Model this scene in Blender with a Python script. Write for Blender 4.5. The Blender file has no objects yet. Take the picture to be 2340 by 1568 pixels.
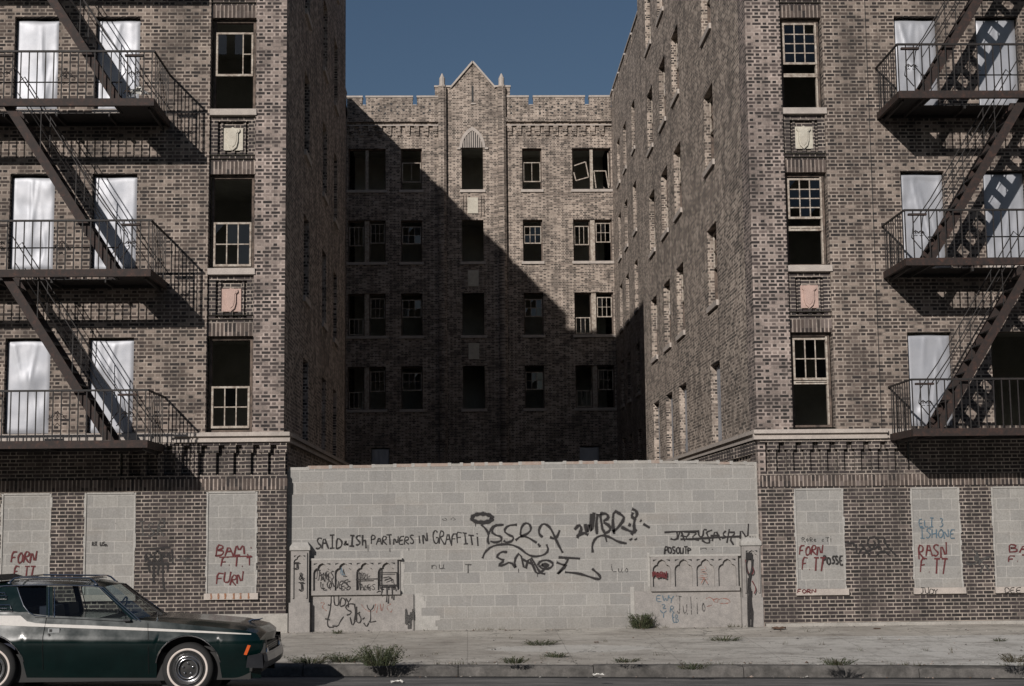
import bpy, math, random
from mathutils import Vector, noise
random.seed(7)
R = math.radians
col = bpy.context.scene.collection
PI = math.pi

# ------------------------------------------------------------------ camera
# measured in a 2340 x 1568 frame of the photograph
FW, FH, FOC = 2340.0, 1568.0, 3450.0
CAM = Vector((0, -27.2, 1.8))
_r = .0105
_x, _y = 1070 - FW/2, -(1207 - FH/2)
_x0 = math.cos(-_r)*_x - math.sin(-_r)*_y; _y0 = math.sin(-_r)*_x + math.cos(-_r)*_y
_p = math.atan(-_y0/FOC); _a = math.atan(-_x0/FOC*math.cos(_p))
CF = Vector((math.sin(_a)*math.cos(_p), math.cos(_a)*math.cos(_p), math.sin(_p)))
_R = Vector((math.cos(_a), -math.sin(_a), 0)); _U = _R.cross(CF)
CR = _R*math.cos(-_r) + _U*math.sin(-_r); CU = CR.cross(CF)

def at(px, py, Y=None, X=None, Z=None):
    """point of the place seen at a photo position, on the plane Y=, X= or Z="""
    d = CR*((px-FW/2)/FOC) - CU*((py-FH/2)/FOC) + CF
    if X is not None: t = (X-CAM.x)/d.x
    elif Z is not None: t = (Z-CAM.z)/d.z
    else: t = ((Y or 0)-CAM.y)/d.y
    return CAM + d*t

def rect(x0, x1, y0, y1, Y=0):
    ym, xm = (y0+y1)/2, (x0+x1)/2
    return at(x0, ym, Y).x, at(x1, ym, Y).x, at(xm, y1, Y).z, at(xm, y0, Y).z

cam = bpy.data.cameras.new('camera'); co = bpy.data.objects.new('camera', cam); col.objects.link(co)
from mathutils import Matrix
co.matrix_world = Matrix(((CR.x, CU.x, -CF.x, CAM.x), (CR.y, CU.y, -CF.y, CAM.y), (CR.z, CU.z, -CF.z, CAM.z), (0, 0, 0, 1)))
cam.sensor_width = 36; cam.lens = FOC/FW*36; cam.clip_end = 2000; cam.clip_start = .1
bpy.context.scene.camera = co

# ------------------------------------------------------------------ materials
class NT:
    def __init__(s, name):
        s.m = bpy.data.materials.new(name); s.m.use_nodes = True
        s.t = s.m.node_tree; s.t.nodes.clear()
        s.out = s.n('ShaderNodeOutputMaterial')
    def n(s, ty, **kw):
        nd = s.t.nodes.new(ty)
        for k, v in kw.items(): setattr(nd, k, v)
        return nd
    def L(s, a, b): s.t.links.new(a, b)
    def val(s, sock, v):
        if isinstance(v, (int, float)): sock.default_value = v
        elif isinstance(v, (tuple, list)): sock.default_value = tuple(v) + ((1,) if len(v) == 3 and len(sock.default_value) == 4 else ())
        else: s.L(v, sock)
    def math(s, op, a, b=0.0, c=0.0):
        nd = s.n('ShaderNodeMath', operation=op)
        s.val(nd.inputs[0], a); s.val(nd.inputs[1], b); s.val(nd.inputs[2], c)
        return nd.outputs[0]
    def mix(s, f, a, b, mode='MIX'):
        nd = s.n('ShaderNodeMix', data_type='RGBA', blend_type=mode)
        s.val(nd.inputs[0], f); s.val(nd.inputs[6], a); s.val(nd.inputs[7], b)
        return nd.outputs[2]
    def noise(s, vec, scale, detail=4, rough=.6):
        nd = s.n('ShaderNodeTexNoise'); s.L(vec, nd.inputs['Vector'])
        nd.inputs['Scale'].default_value = scale; nd.inputs['Detail'].default_value = detail; nd.inputs['Roughness'].default_value = rough
        return nd.outputs[0]
    def ramp(s, f, pts):
        nd = s.n('ShaderNodeValToRGB'); s.L(f, nd.inputs[0])
        e = nd.color_ramp.elements
        while len(e) < len(pts): e.new(.5)
        for i, (p, c) in enumerate(pts):
            e[i].position = p; e[i].color = (c if isinstance(c, tuple) else (c, c, c)) + (1,)
        return nd.outputs[0]
    def pos(s):
        return s.n('ShaderNodeNewGeometry').outputs['Position']
    def xyz(s, v):
        nd = s.n('ShaderNodeSeparateXYZ'); s.L(v, nd.inputs[0]); return nd.outputs
    def vec(s, x, y, z=0.0):
        nd = s.n('ShaderNodeCombineXYZ')
        s.val(nd.inputs[0], x); s.val(nd.inputs[1], y); s.val(nd.inputs[2], z); return nd.outputs[0]
    def bsdf(s, base, rough=.9, metal=0.0, bump=None, bs=.3, bd=.01, **kw):
        b = s.n('ShaderNodeBsdfPrincipled')
        s.val(b.inputs['Base Color'], base); s.val(b.inputs['Roughness'], rough); s.val(b.inputs['Metallic'], metal)
        for k, v in kw.items(): s.val(b.inputs[k], v)
        if bump is not None:
            bn = s.n('ShaderNodeBump'); s.L(bump, bn.inputs['Height']); bn.inputs['Strength'].default_value = bs; bn.inputs['Distance'].default_value = bd
            s.L(bn.outputs[0], b.inputs['Normal'])
        s.L(b.outputs[0], s.out.inputs[0]); return s.m

def brick(name, dark, mid, light, mortar, soldier=False, patch=.5, lightp=.72, joint=.0095, ju=.0):
    t = NT(name); p = t.pos(); x, y, z = t.xyz(p)
    wob = t.math('MULTIPLY', t.math('SUBTRACT', t.noise(p, 3.0, 2), .5), .006)
    u = t.math('ADD', t.math('ADD', x, y), wob); v = t.math('ADD', z, wob)
    if soldier:
        P, h = .0735, .215
        uu = t.math('DIVIDE', u, P); row = t.math('FLOOR', t.math('DIVIDE', v, h))
        f = t.math('FRACT', uu); du = t.math('MULTIPLY', t.math('MINIMUM', f, t.math('SUBTRACT', 1.0, f)), P)
        hd = 0.0; bid = t.math('FLOOR', uu); fv = t.math('FRACT', t.math('DIVIDE', v, h)); dv = .02
    else:
        P, h = .298, .0660
        rv = t.math('DIVIDE', v, h); row = t.math('FLOOR', rv)
        par = t.math('MULTIPLY', t.math('FRACT', t.math('MULTIPLY', row, .5)), 1.0)
        uu = t.math('ADD', t.math('DIVIDE', u, P), par)
        f = t.math('FRACT', uu)
        hd = t.math('GREATER_THAN', f, .655)
        du = t.math('MULTIPLY', t.math('MINIMUM', t.math('MINIMUM', f, t.math('SUBTRACT', 1.0, f)), t.math('ABSOLUTE', t.math('SUBTRACT', f, .655))), P)
        bid = t.math('ADD', t.math('MULTIPLY', t.math('FLOOR', uu), 2.0), hd)
        fv = t.math('FRACT', rv); dv = t.math('MULTIPLY', t.math('MINIMUM', fv, t.math('SUBTRACT', 1.0, fv)), h)
    d = t.math('MINIMUM', t.math('SUBTRACT', du, ju), dv) if not soldier else du
    d = t.math('ADD', d, t.math('MULTIPLY', t.math('SUBTRACT', t.noise(p, 30.0, 2), .5), .006))
    mr = t.n('ShaderNodeMapRange', interpolation_type='SMOOTHSTEP'); t.L(d, mr.inputs[0])
    mr.inputs[1].default_value = joint-.002; mr.inputs[2].default_value = joint+.002; mr.inputs[3].default_value = 1; mr.inputs[4].default_value = 0
    mort = mr.outputs[0]
    wn = t.n('ShaderNodeTexWhiteNoise', noise_dimensions='2D'); t.L(t.vec(bid, row), wn.inputs[0])
    rnd = wn.outputs[0]
    big = t.noise(p, .55, 5, .65); med = t.noise(p, 2.3, 4, .7)
    rr = t.math('ADD', rnd, t.math('MULTIPLY', t.math('SUBTRACT', big, .5), patch))
    rr = t.math('SUBTRACT', rr, t.math('MULTIPLY', hd, .30)) if not soldier else rr
    c = t.ramp(rr, [(0.0, dark), (.45, mid), (lightp, tuple(q*1.15 for q in mid)), (min(lightp+.2, 1), light)])
    fine = t.noise(p, 60.0, 3)
    c = t.mix(.5, c, t.ramp(fine, [(.3, .35), (.75, .75)]), 'OVERLAY')
    mc = t.mix(t.ramp(med, [(.38, 0.0), (.62, 1.0)]), mortar, tuple(k*.42 for k in mortar))
    c = t.mix(mort, c, mc)
    dirt = t.noise(t.vec(u, t.math('MULTIPLY', z, .25)), 1.6, 6, .7)
    c = t.mix(t.math('MULTIPLY', t.ramp(dirt, [(.45, 0.0), (.70, 1.0)]), .55), c, (.035, .03, .027), 'MIX')
    str_ = t.noise(t.vec(t.math('MULTIPLY', u, 4.0), t.math('MULTIPLY', z, .35), 2.0), 1.3, 6, .75)
    c = t.mix(t.math('MULTIPLY', t.ramp(str_, [(.55, 0.0), (.72, 1.0)]), .42), c, (.030, .026, .024))
    wh = t.noise(t.vec(t.math('MULTIPLY', u, 1.3), z, 7.0), .9, 6, .7)
    c = t.mix(t.math('MULTIPLY', t.ramp(wh, [(.58, 0.0), (.74, 1.0)]), .22), c, tuple(q*.85 for q in mortar))
    hgt = t.math('SUBTRACT', t.math('MULTIPLY', fine, .35), mort)
    return t.bsdf(c, .92, bump=hgt, bs=.5, bd=.006)

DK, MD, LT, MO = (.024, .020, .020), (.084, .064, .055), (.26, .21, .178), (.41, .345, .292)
M = {}
M['brick'] = brick('dark_brick', DK, MD, LT, MO, ju=.003, lightp=.62, patch=.45)
M['brick_court'] = brick('lightened_court_side_brick', (.035, .030, .028), (.19, .152, .128), (.42, .35, .295), (.58, .495, .42), ju=.003, lightp=.52)  # court side colours lightened to make up for the grazing sun
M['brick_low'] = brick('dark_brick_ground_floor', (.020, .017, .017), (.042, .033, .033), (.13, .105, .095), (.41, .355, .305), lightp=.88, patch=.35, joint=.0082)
M['brick_pier'] = brick('dark_brick_pier', (.020, .018, .018), (.075, .059, .055), (.29, .235, .208), (.48, .40, .355), lightp=.56, ju=.008, patch=.7)
M['soldier'] = brick('soldier_brick', DK, MD, (.16, .13, .12), (.44, .37, .32), soldier=True, lightp=.85, joint=.011)
M['brick_far'] = brick('court_brick', (.050, .042, .037), (.18, .144, .121), (.39, .322, .27), (.54, .46, .39), lightp=.52, patch=.35, joint=.009, ju=.003)

def stone(name, c, c2, sc=6.0, rough=.85, grime=.35):
    t = NT(name); p = t.pos()
    n1 = t.noise(p, sc, 6, .65); n2 = t.noise(p, 1.3, 5, .7); n3 = t.noise(p, 55.0, 2)
    b = t.mix(t.ramp(n1, [(.35, 0.0), (.68, 1.0)]), c, c2)
    b = t.mix(t.math('MULTIPLY', t.ramp(n2, [(.5, 0.0), (.75, 1.0)]), grime), b, tuple(k*.4 for k in c2))
    b = t.mix(.35, b, t.ramp(n3, [(.3, .3), (.7, .7)]), 'OVERLAY')
    return t.bsdf(b, rough, bump=n3, bs=.25, bd=.004)
M['stone'] = stone('limestone', (.47, .42, .375), (.37, .33, .30))
M['pink'] = stone('pinkish_stone', (.50, .36, .31), (.42, .30, .26))
M['cream'] = stone('cream_stone', (.55, .52, .44), (.47, .43, .36))
M['cast'] = stone('cast_stone', (.31, .29, .272), (.235, .222, .21), 9)
M['conc'] = stone('concrete_base', (.37, .35, .32), (.29, .275, .25), 4)
M['plaster'] = stone('interior_plaster', (.52, .52, .47), (.40, .39, .35), 2)
M['mortar'] = stone('smeared_mortar', (.40, .385, .36), (.31, .30, .28), 14)

def block():
    t = NT('concrete_block'); p = t.pos(); x, y, z = t.xyz(p)
    wob = t.math('MULTIPLY', t.math('SUBTRACT', t.noise(p, 1.7, 3), .5), .03)
    wn = t.n('ShaderNodeTexWhiteNoise', noise_dimensions='1D'); t.L(t.math('FLOOR', t.math('DIVIDE', t.math('ADD', z, t.math('MULTIPLY', wob, .5)), .2035)), wn.inputs['W'])
    wob = t.math('ADD', wob, t.math('MULTIPLY', wn.outputs[0], .0)); xo = t.math('ADD', t.math('ADD', x, wob), t.math('MULTIPLY', wn.outputs[0], .17))
    br = t.n('ShaderNodeTexBrick', offset=.5, offset_frequency=2, squash=1.0, squash_frequency=2)
    t.L(t.vec(xo, t.math('ADD', z, t.math('MULTIPLY', wob, .5))), br.inputs['Vector'])
    for k, v in dict(Scale=1.0, Bias=0.0).items(): br.inputs[k].default_value = v
    br.inputs['Mortar Size'].default_value = .0075; br.inputs['Mortar Smooth'].default_value = .3
    br.inputs['Brick Width'].default_value = .412; br.inputs['Row Height'].default_value = .2035
    br.inputs['Color1'].default_value = (.31, .30, .28, 1); br.inputs['Color2'].default_value = (.24, .235, .225, 1); br.inputs['Mortar'].default_value = (.40, .385, .36, 1)
    c = br.outputs['Color']
    n1 = t.noise(p, 2.2, 6, .7); n2 = t.noise(p, 40.0, 3); n3 = t.noise(t.vec(x, t.math('MULTIPLY', z, 3.0), 3.0), 1.1, 4, .6)
    c = t.mix(t.math('MULTIPLY', t.ramp(n1, [(.4, 0.0), (.7, 1.0)]), .45), c, (.27, .262, .25))
    c = t.mix(t.math('MULTIPLY', t.ramp(n3, [(.55, 0.0), (.72, 1.0)]), .35), c, (.25, .22, .19))
    n5 = t.noise(t.vec(t.math('MULTIPLY', x, 3.5), t.math('MULTIPLY', z, .45), 9.0), 1.5, 6, .7)
    c = t.mix(t.math('MULTIPLY', t.ramp(n5, [(.5, 0.0), (.74, 1.0)]), .4), c, (.19, .18, .165))
    n6 = t.noise(p, 6.5, 6, .75)
    c = t.mix(t.math('MULTIPLY', t.ramp(n6, [(.56, 0.0), (.66, 1.0)]), .45), c, (.34, .33, .31))
    gr_ = t.n('ShaderNodeMapRange', interpolation_type='SMOOTHSTEP'); t.L(t.math('ADD', z, t.math('MULTIPLY', t.math('SUBTRACT', n1, .5), .8)), gr_.inputs[0]); gr_.inputs[1].default_value = .45; gr_.inputs[2].default_value = 0; gr_.inputs[3].default_value = 0; gr_.inputs[4].default_value = .4
    c = t.mix(gr_.outputs[0], c, (.17, .16, .145))
    c = t.mix(.4, c, t.ramp(n2, [(.3, .33), (.7, .66)]), 'OVERLAY')
    return t.bsdf(c, .93, bump=t.math('ADD', n2, br.outputs['Fac']), bs=.3, bd=.003)
M['block'] = block()

def metal_rust():
    t = NT('rusty_painted_iron'); p = t.pos()
    n = t.noise(p, 9.0, 5, .7)
    c = t.ramp(n, [(.3, (.012, .009, .008)), (.52, (.026, .015, .012)), (.62, (.045, .022, .016)), (.75, (.10, .045, .028))])
    return t.bsdf(c, .75, bump=n, bs=.2)
M['iron'] = metal_rust()
def iron_dark():
    t = NT('black_iron'); p = t.pos(); n = t.noise(p, 14.0, 4)
    return t.bsdf(t.ramp(n, [(.35, (.008, .008, .008)), (.7, (.025, .018, .016))]), .7)
M['iron_dark'] = iron_dark()
def tin():
    t = NT('galvanised_sheet'); p = t.pos()
    n = t.noise(p, 3.0, 4); n2 = t.noise(p, 90.0, 2)
    c = t.mix(t.ramp(n, [(.35, 0.0), (.7, 1.0)]), (.40, .41, .44), (.34, .355, .39))
    return t.bsdf(c, t.ramp(n, [(.3, .47), (.7, .52)]), .26, bump=n2, bs=.15, bd=.004)
M['tin'] = tin()
def wood():
    t = NT('weathered_window_wood'); p = t.pos(); n = t.noise(p, 12.0, 5, .7); n2 = t.noise(p, 45.0, 3)
    c = t.ramp(n, [(.32, (.17, .13, .105)), (.5, (.36, .31, .26)), (.7, (.52, .48, .42))])
    return t.bsdf(t.mix(.4, c, t.ramp(n2, [(.3, .3), (.7, .7)]), 'OVERLAY'), .85)
M['wood'] = wood()
def wood2():
    t = NT('dark_window_wood'); p = t.pos(); n = t.noise(p, 8.0, 5, .7)
    return t.bsdf(t.ramp(n, [(.35, (.05, .04, .035)), (.7, (.20, .15, .12))]), .9)
M['wood_dark'] = wood2()
def glass(name, tint=(.55, .6, .65), base=.12, k=1.0):
    t = NT(name); p = t.pos()
    fr = t.n('ShaderNodeFresnel'); fr.inputs[0].default_value = 1.5
    g = t.n('ShaderNodeBsdfGlossy'); g.inputs['Roughness'].default_value = .04; g.inputs['Color'].default_value = (.9, .93, 1, 1)
    tr = t.n('ShaderNodeBsdfTransparent'); tr.inputs[0].default_value = tint + (1,)
    mx = t.n('ShaderNodeMixShader'); t.L(t.math('ADD', t.math('MULTIPLY', fr.outputs[0], k), base), mx.inputs[0]); t.L(tr.outputs[0], mx.inputs[1]); t.L(g.outputs[0], mx.inputs[2])
    t.L(mx.outputs[0], t.out.inputs[0]); return t.m
def _g(t): pass
M['pane'] = glass('dusty_window_glass', (.30, .32, .36), .03, .55)
M['wglass'] = glass('windscreen_glass', (.50, .55, .55), .0, .16)
M['cglass'] = glass('car_glass', (.66, .72, .72), .01, .45)
def plain(name, c, rough=.6, metal=0.0, **kw):
    t = NT(name); p = t.pos(); n = t.noise(p, 25.0, 3)
    b = t.mix(.25, c, t.ramp(n, [(.3, .35), (.7, .65)]), 'OVERLAY')
    return t.bsdf(b, rough, metal, **kw)
def spray(name, c, thin=.0):
    t = NT(name); p = t.pos(); n = t.noise(p, 22.0, 4, .7)
    b = t.n('ShaderNodeBsdfPrincipled'); b.inputs['Base Color'].default_value = c + (1,); b.inputs['Roughness'].default_value = .8
    tr = t.n('ShaderNodeBsdfTransparent'); mx = t.n('ShaderNodeMixShader')
    t.L(t.ramp(n, [(.24+thin, .0), (.40+thin, 1.0)]), mx.inputs[0]); t.L(tr.outputs[0], mx.inputs[1]); t.L(b.outputs[0], mx.inputs[2])
    t.L(mx.outputs[0], t.out.inputs[0]); return t.m
M['sp_black'] = spray('black_spray_paint', (.018, .016, .016))
M['sp_faint'] = spray('faded_black_paint', (.06, .058, .055), .12)
M['sp_red'] = spray('dark_red_spray_paint', (.10, .016, .018), .03)
M['sp_blue'] = spray('blue_spray_paint', (.08, .13, .17), .05)
M['sp_orange'] = spray('faded_orange_paint', (.26, .11, .08), .17)
def overspray(name, c):
    t = NT(name); p = t.pos(); n = t.noise(p, 60.0, 3, .8)
    b = t.n('ShaderNodeBsdfPrincipled'); b.inputs['Base Color'].default_value = c + (1,); b.inputs['Roughness'].default_value = .9
    tr = t.n('ShaderNodeBsdfTransparent'); mx = t.n('ShaderNodeMixShader')
    t.L(t.math('MULTIPLY', t.ramp(n, [(.35, 0.0), (.7, 1.0)]), .5), mx.inputs[0]); t.L(tr.outputs[0], mx.inputs[1]); t.L(b.outputs[0], mx.inputs[2]); t.L(mx.outputs[0], t.out.inputs[0]); return t.m
M['ov_black'] = overspray('black_overspray', (.02, .018, .018)); M['ov_red'] = overspray('red_overspray', (.12, .02, .02))
M['rust_stain'] = spray('rust_stain', (.28, .13, .07), .1)
def paint():
    t = NT('dark_green_car_paint'); p = t.pos(); n = t.noise(p, 4.0, 4); n2 = t.noise(p, 300.0, 1)
    c = t.mix(t.ramp(n, [(.35, 0.0), (.7, 1.0)]), (.0008, .0075, .0072), (.0014, .011, .0105))
    return t.bsdf(c, t.ramp(n, [(.3, .13), (.7, .22)]), .0, **{'Coat Weight': .15, 'Coat Roughness': .06})
M['paint'] = paint()
M['white'] = plain('white_stripe', (.46, .44, .41), .5)
M['chrome'] = plain('chrome', (.55, .55, .56), .16, 1.0)
M['bumper'] = plain('shade_darkened_chrome', (.13, .135, .15), .3, 1.0)  # front bumper chrome, its shaded face put into a darker colour
M['rubber'] = plain('tyre_rubber', (.016, .016, .016), .85)
M['wwall'] = plain('whitewall_rubber', (.62, .55, .50), .7)
M['rimgrey'] = plain('steel_rim', (.30, .30, .30), .35, .9)
M['black'] = plain('black_trim', (.008, .008, .008), .6)
M['seat'] = plain('dark_blue_seat', (.012, .016, .035), .7)
M['orange'] = plain('orange_lens', (.75, .13, .03), .35)
M['lens'] = plain('lamp_glass', (.6, .62, .62), .15, .6)
M['paper'] = plain('litter_paper', (.7, .68, .63), .9)
M['brownpaper'] = plain('brown_litter', (.10, .06, .04), .9)
def leafm(name, a, b):
    t = NT(name); p = t.pos(); n = t.noise(p, 9.0, 3)
    return t.bsdf(t.mix(t.ramp(n, [(.35, 0.0), (.65, 1.0)]), a, b), .7)
M['weed'] = leafm('weed_leaf', (.032, .045, .020), (.060, .068, .030))
M['dry'] = leafm('dry_weed', (.085, .070, .042), (.05, .045, .025))

def sidewalk():
    t = NT('sidewalk_concrete'); p = t.pos(); x, y, z = t.xyz(p)
    n1 = t.noise(p, .7, 6, .65); n2 = t.noise(t.vec(x, t.math('MULTIPLY', y, 3.0)), .9, 6, .7); n3 = t.noise(p, 30.0, 4, .7); n4 = t.noise(p, 4.0, 6, .75)
    c = t.mix(t.ramp(n1, [(.38, 0.0), (.6, 1.0)]), (.37, .34, .298), (.50, .47, .42))
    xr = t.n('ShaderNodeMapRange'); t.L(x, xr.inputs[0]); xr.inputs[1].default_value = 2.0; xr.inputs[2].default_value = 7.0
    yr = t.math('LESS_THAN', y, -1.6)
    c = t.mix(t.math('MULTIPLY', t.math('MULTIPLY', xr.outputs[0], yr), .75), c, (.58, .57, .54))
    c = t.mix(t.math('MULTIPLY', t.ramp(n2, [(.5, 0.0), (.68, 1.0)]), .7), c, (.17, .152, .13))
    c = t.mix(t.math('MULTIPLY', t.ramp(n4, [(.52, 0.0), (.7, 1.0)]), .6), c, (.15, .136, .118))
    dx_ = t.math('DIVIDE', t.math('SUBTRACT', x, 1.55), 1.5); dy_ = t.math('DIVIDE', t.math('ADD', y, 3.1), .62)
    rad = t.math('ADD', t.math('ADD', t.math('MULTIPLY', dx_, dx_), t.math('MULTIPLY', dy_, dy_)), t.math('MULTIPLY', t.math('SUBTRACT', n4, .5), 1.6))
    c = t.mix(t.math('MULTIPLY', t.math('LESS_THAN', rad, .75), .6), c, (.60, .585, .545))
    # joints between the slabs
    jx = t.math('ABSOLUTE', t.math('SUBTRACT', t.math('FRACT', t.math('DIVIDE', t.math('ADD', x, t.math('MULTIPLY', n4, .05)), 1.55)), .5))
    jy = t.math('ABSOLUTE', t.math('SUBTRACT', t.math('FRACT', t.math('DIVIDE', t.math('ADD', y, t.math('MULTIPLY', n4, .05)), 1.8)), .5))
    j = t.math('MAXIMUM', jx, jy)
    c = t.mix(t.math('MULTIPLY', t.math('GREATER_THAN', j, .4955), .4), c, (.10, .09, .08))
    vo = t.n('ShaderNodeTexVoronoi', feature='DISTANCE_TO_EDGE'); wv = t.n('ShaderNodeVectorMath', operation='ADD'); t.L(p, wv.inputs[0]); t.L(t.vec(t.math('MULTIPLY', n4, .9), t.math('MULTIPLY', n1, 1.6)), wv.inputs[1]); t.L(wv.outputs[0], vo.inputs[0]); vo.inputs['Scale'].default_value = 1.0
    cr = t.math('MULTIPLY', t.math('LESS_THAN', t.math('ADD', vo.outputs[0], t.math('MULTIPLY', n4, .02)), .018), t.ramp(n1, [(.44, 0.0), (.5, 1.0)]))
    c = t.mix(t.math('MULTIPLY', cr, .7), c, (.07, .065, .055))
    c = t.mix(.4, c, t.ramp(n3, [(.3, .3), (.7, .7)]), 'OVERLAY')
    return t.bsdf(c, .93, bump=t.math('ADD', n3, t.math('MULTIPLY', n4, 2.0)), bs=.35, bd=.012)
M['walk'] = sidewalk()
M['kerb'] = stone('kerb_stone', (.15, .14, .13), (.06, .057, .053), 5.5, .9, .8)
def asphalt():
    t = NT('asphalt'); p = t.pos(); x, y, z = t.xyz(p)
    n1 = t.noise(t.vec(t.math('MULTIPLY', x, .35), y), 2.2, 6, .7); n3 = t.noise(p, 60.0, 3)
    c = t.mix(t.ramp(n1, [(.42, 0.0), (.62, 1.0)]), (.10, .097, .094), (.21, .20, .19))
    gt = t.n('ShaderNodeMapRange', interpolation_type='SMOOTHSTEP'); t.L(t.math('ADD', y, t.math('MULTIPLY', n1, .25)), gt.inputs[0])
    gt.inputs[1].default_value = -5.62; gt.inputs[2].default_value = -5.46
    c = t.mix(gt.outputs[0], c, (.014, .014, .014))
    c = t.mix(.5, c, t.ramp(n3, [(.3, .25), (.7, .75)]), 'OVERLAY')
    return t.bsdf(c, .8, bump=n3, bs=.5, bd=.01)
M['road'] = asphalt()
M['dirt'] = stone('court_dirt', (.16, .14, .12), (.09, .08, .07), 3)
M['roof'] = stone('tar_roof', (.06, .06, .06), (.04, .04, .04), 3)

# ------------------------------------------------------------------ mesh builder
class Fr:
    """a wall plane: u along it, v up, w inward"""
    def __init__(s, o, U, W): s.o, s.U, s.W = Vector(o), Vector(U), Vector(W)
    def __call__(s, u, v, w=0.0): return s.o + s.U*u + Vector((0, 0, v)) + s.W*w
FRONT = Fr((0, 0, 0), (1, 0, 0), (0, 1, 0))
BACK = Fr((0, 32, 0), (1, 0, 0), (0, 1, 0))
XR, XR2, XL, XL2 = 5.28, 5.88, -3.3, -4.75
RN = Fr((XR, 0, 0), (0, 1, 0), (1, 0, 0)); RFAR = Fr((XR2, 0, 0), (0, 1, 0), (1, 0, 0))
LN = Fr((XL, 0, 0), (0, 1, 0), (-1, 0, 0)); LFAR = Fr((XL2, 0, 0), (0, 1, 0), (-1, 0, 0))

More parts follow.
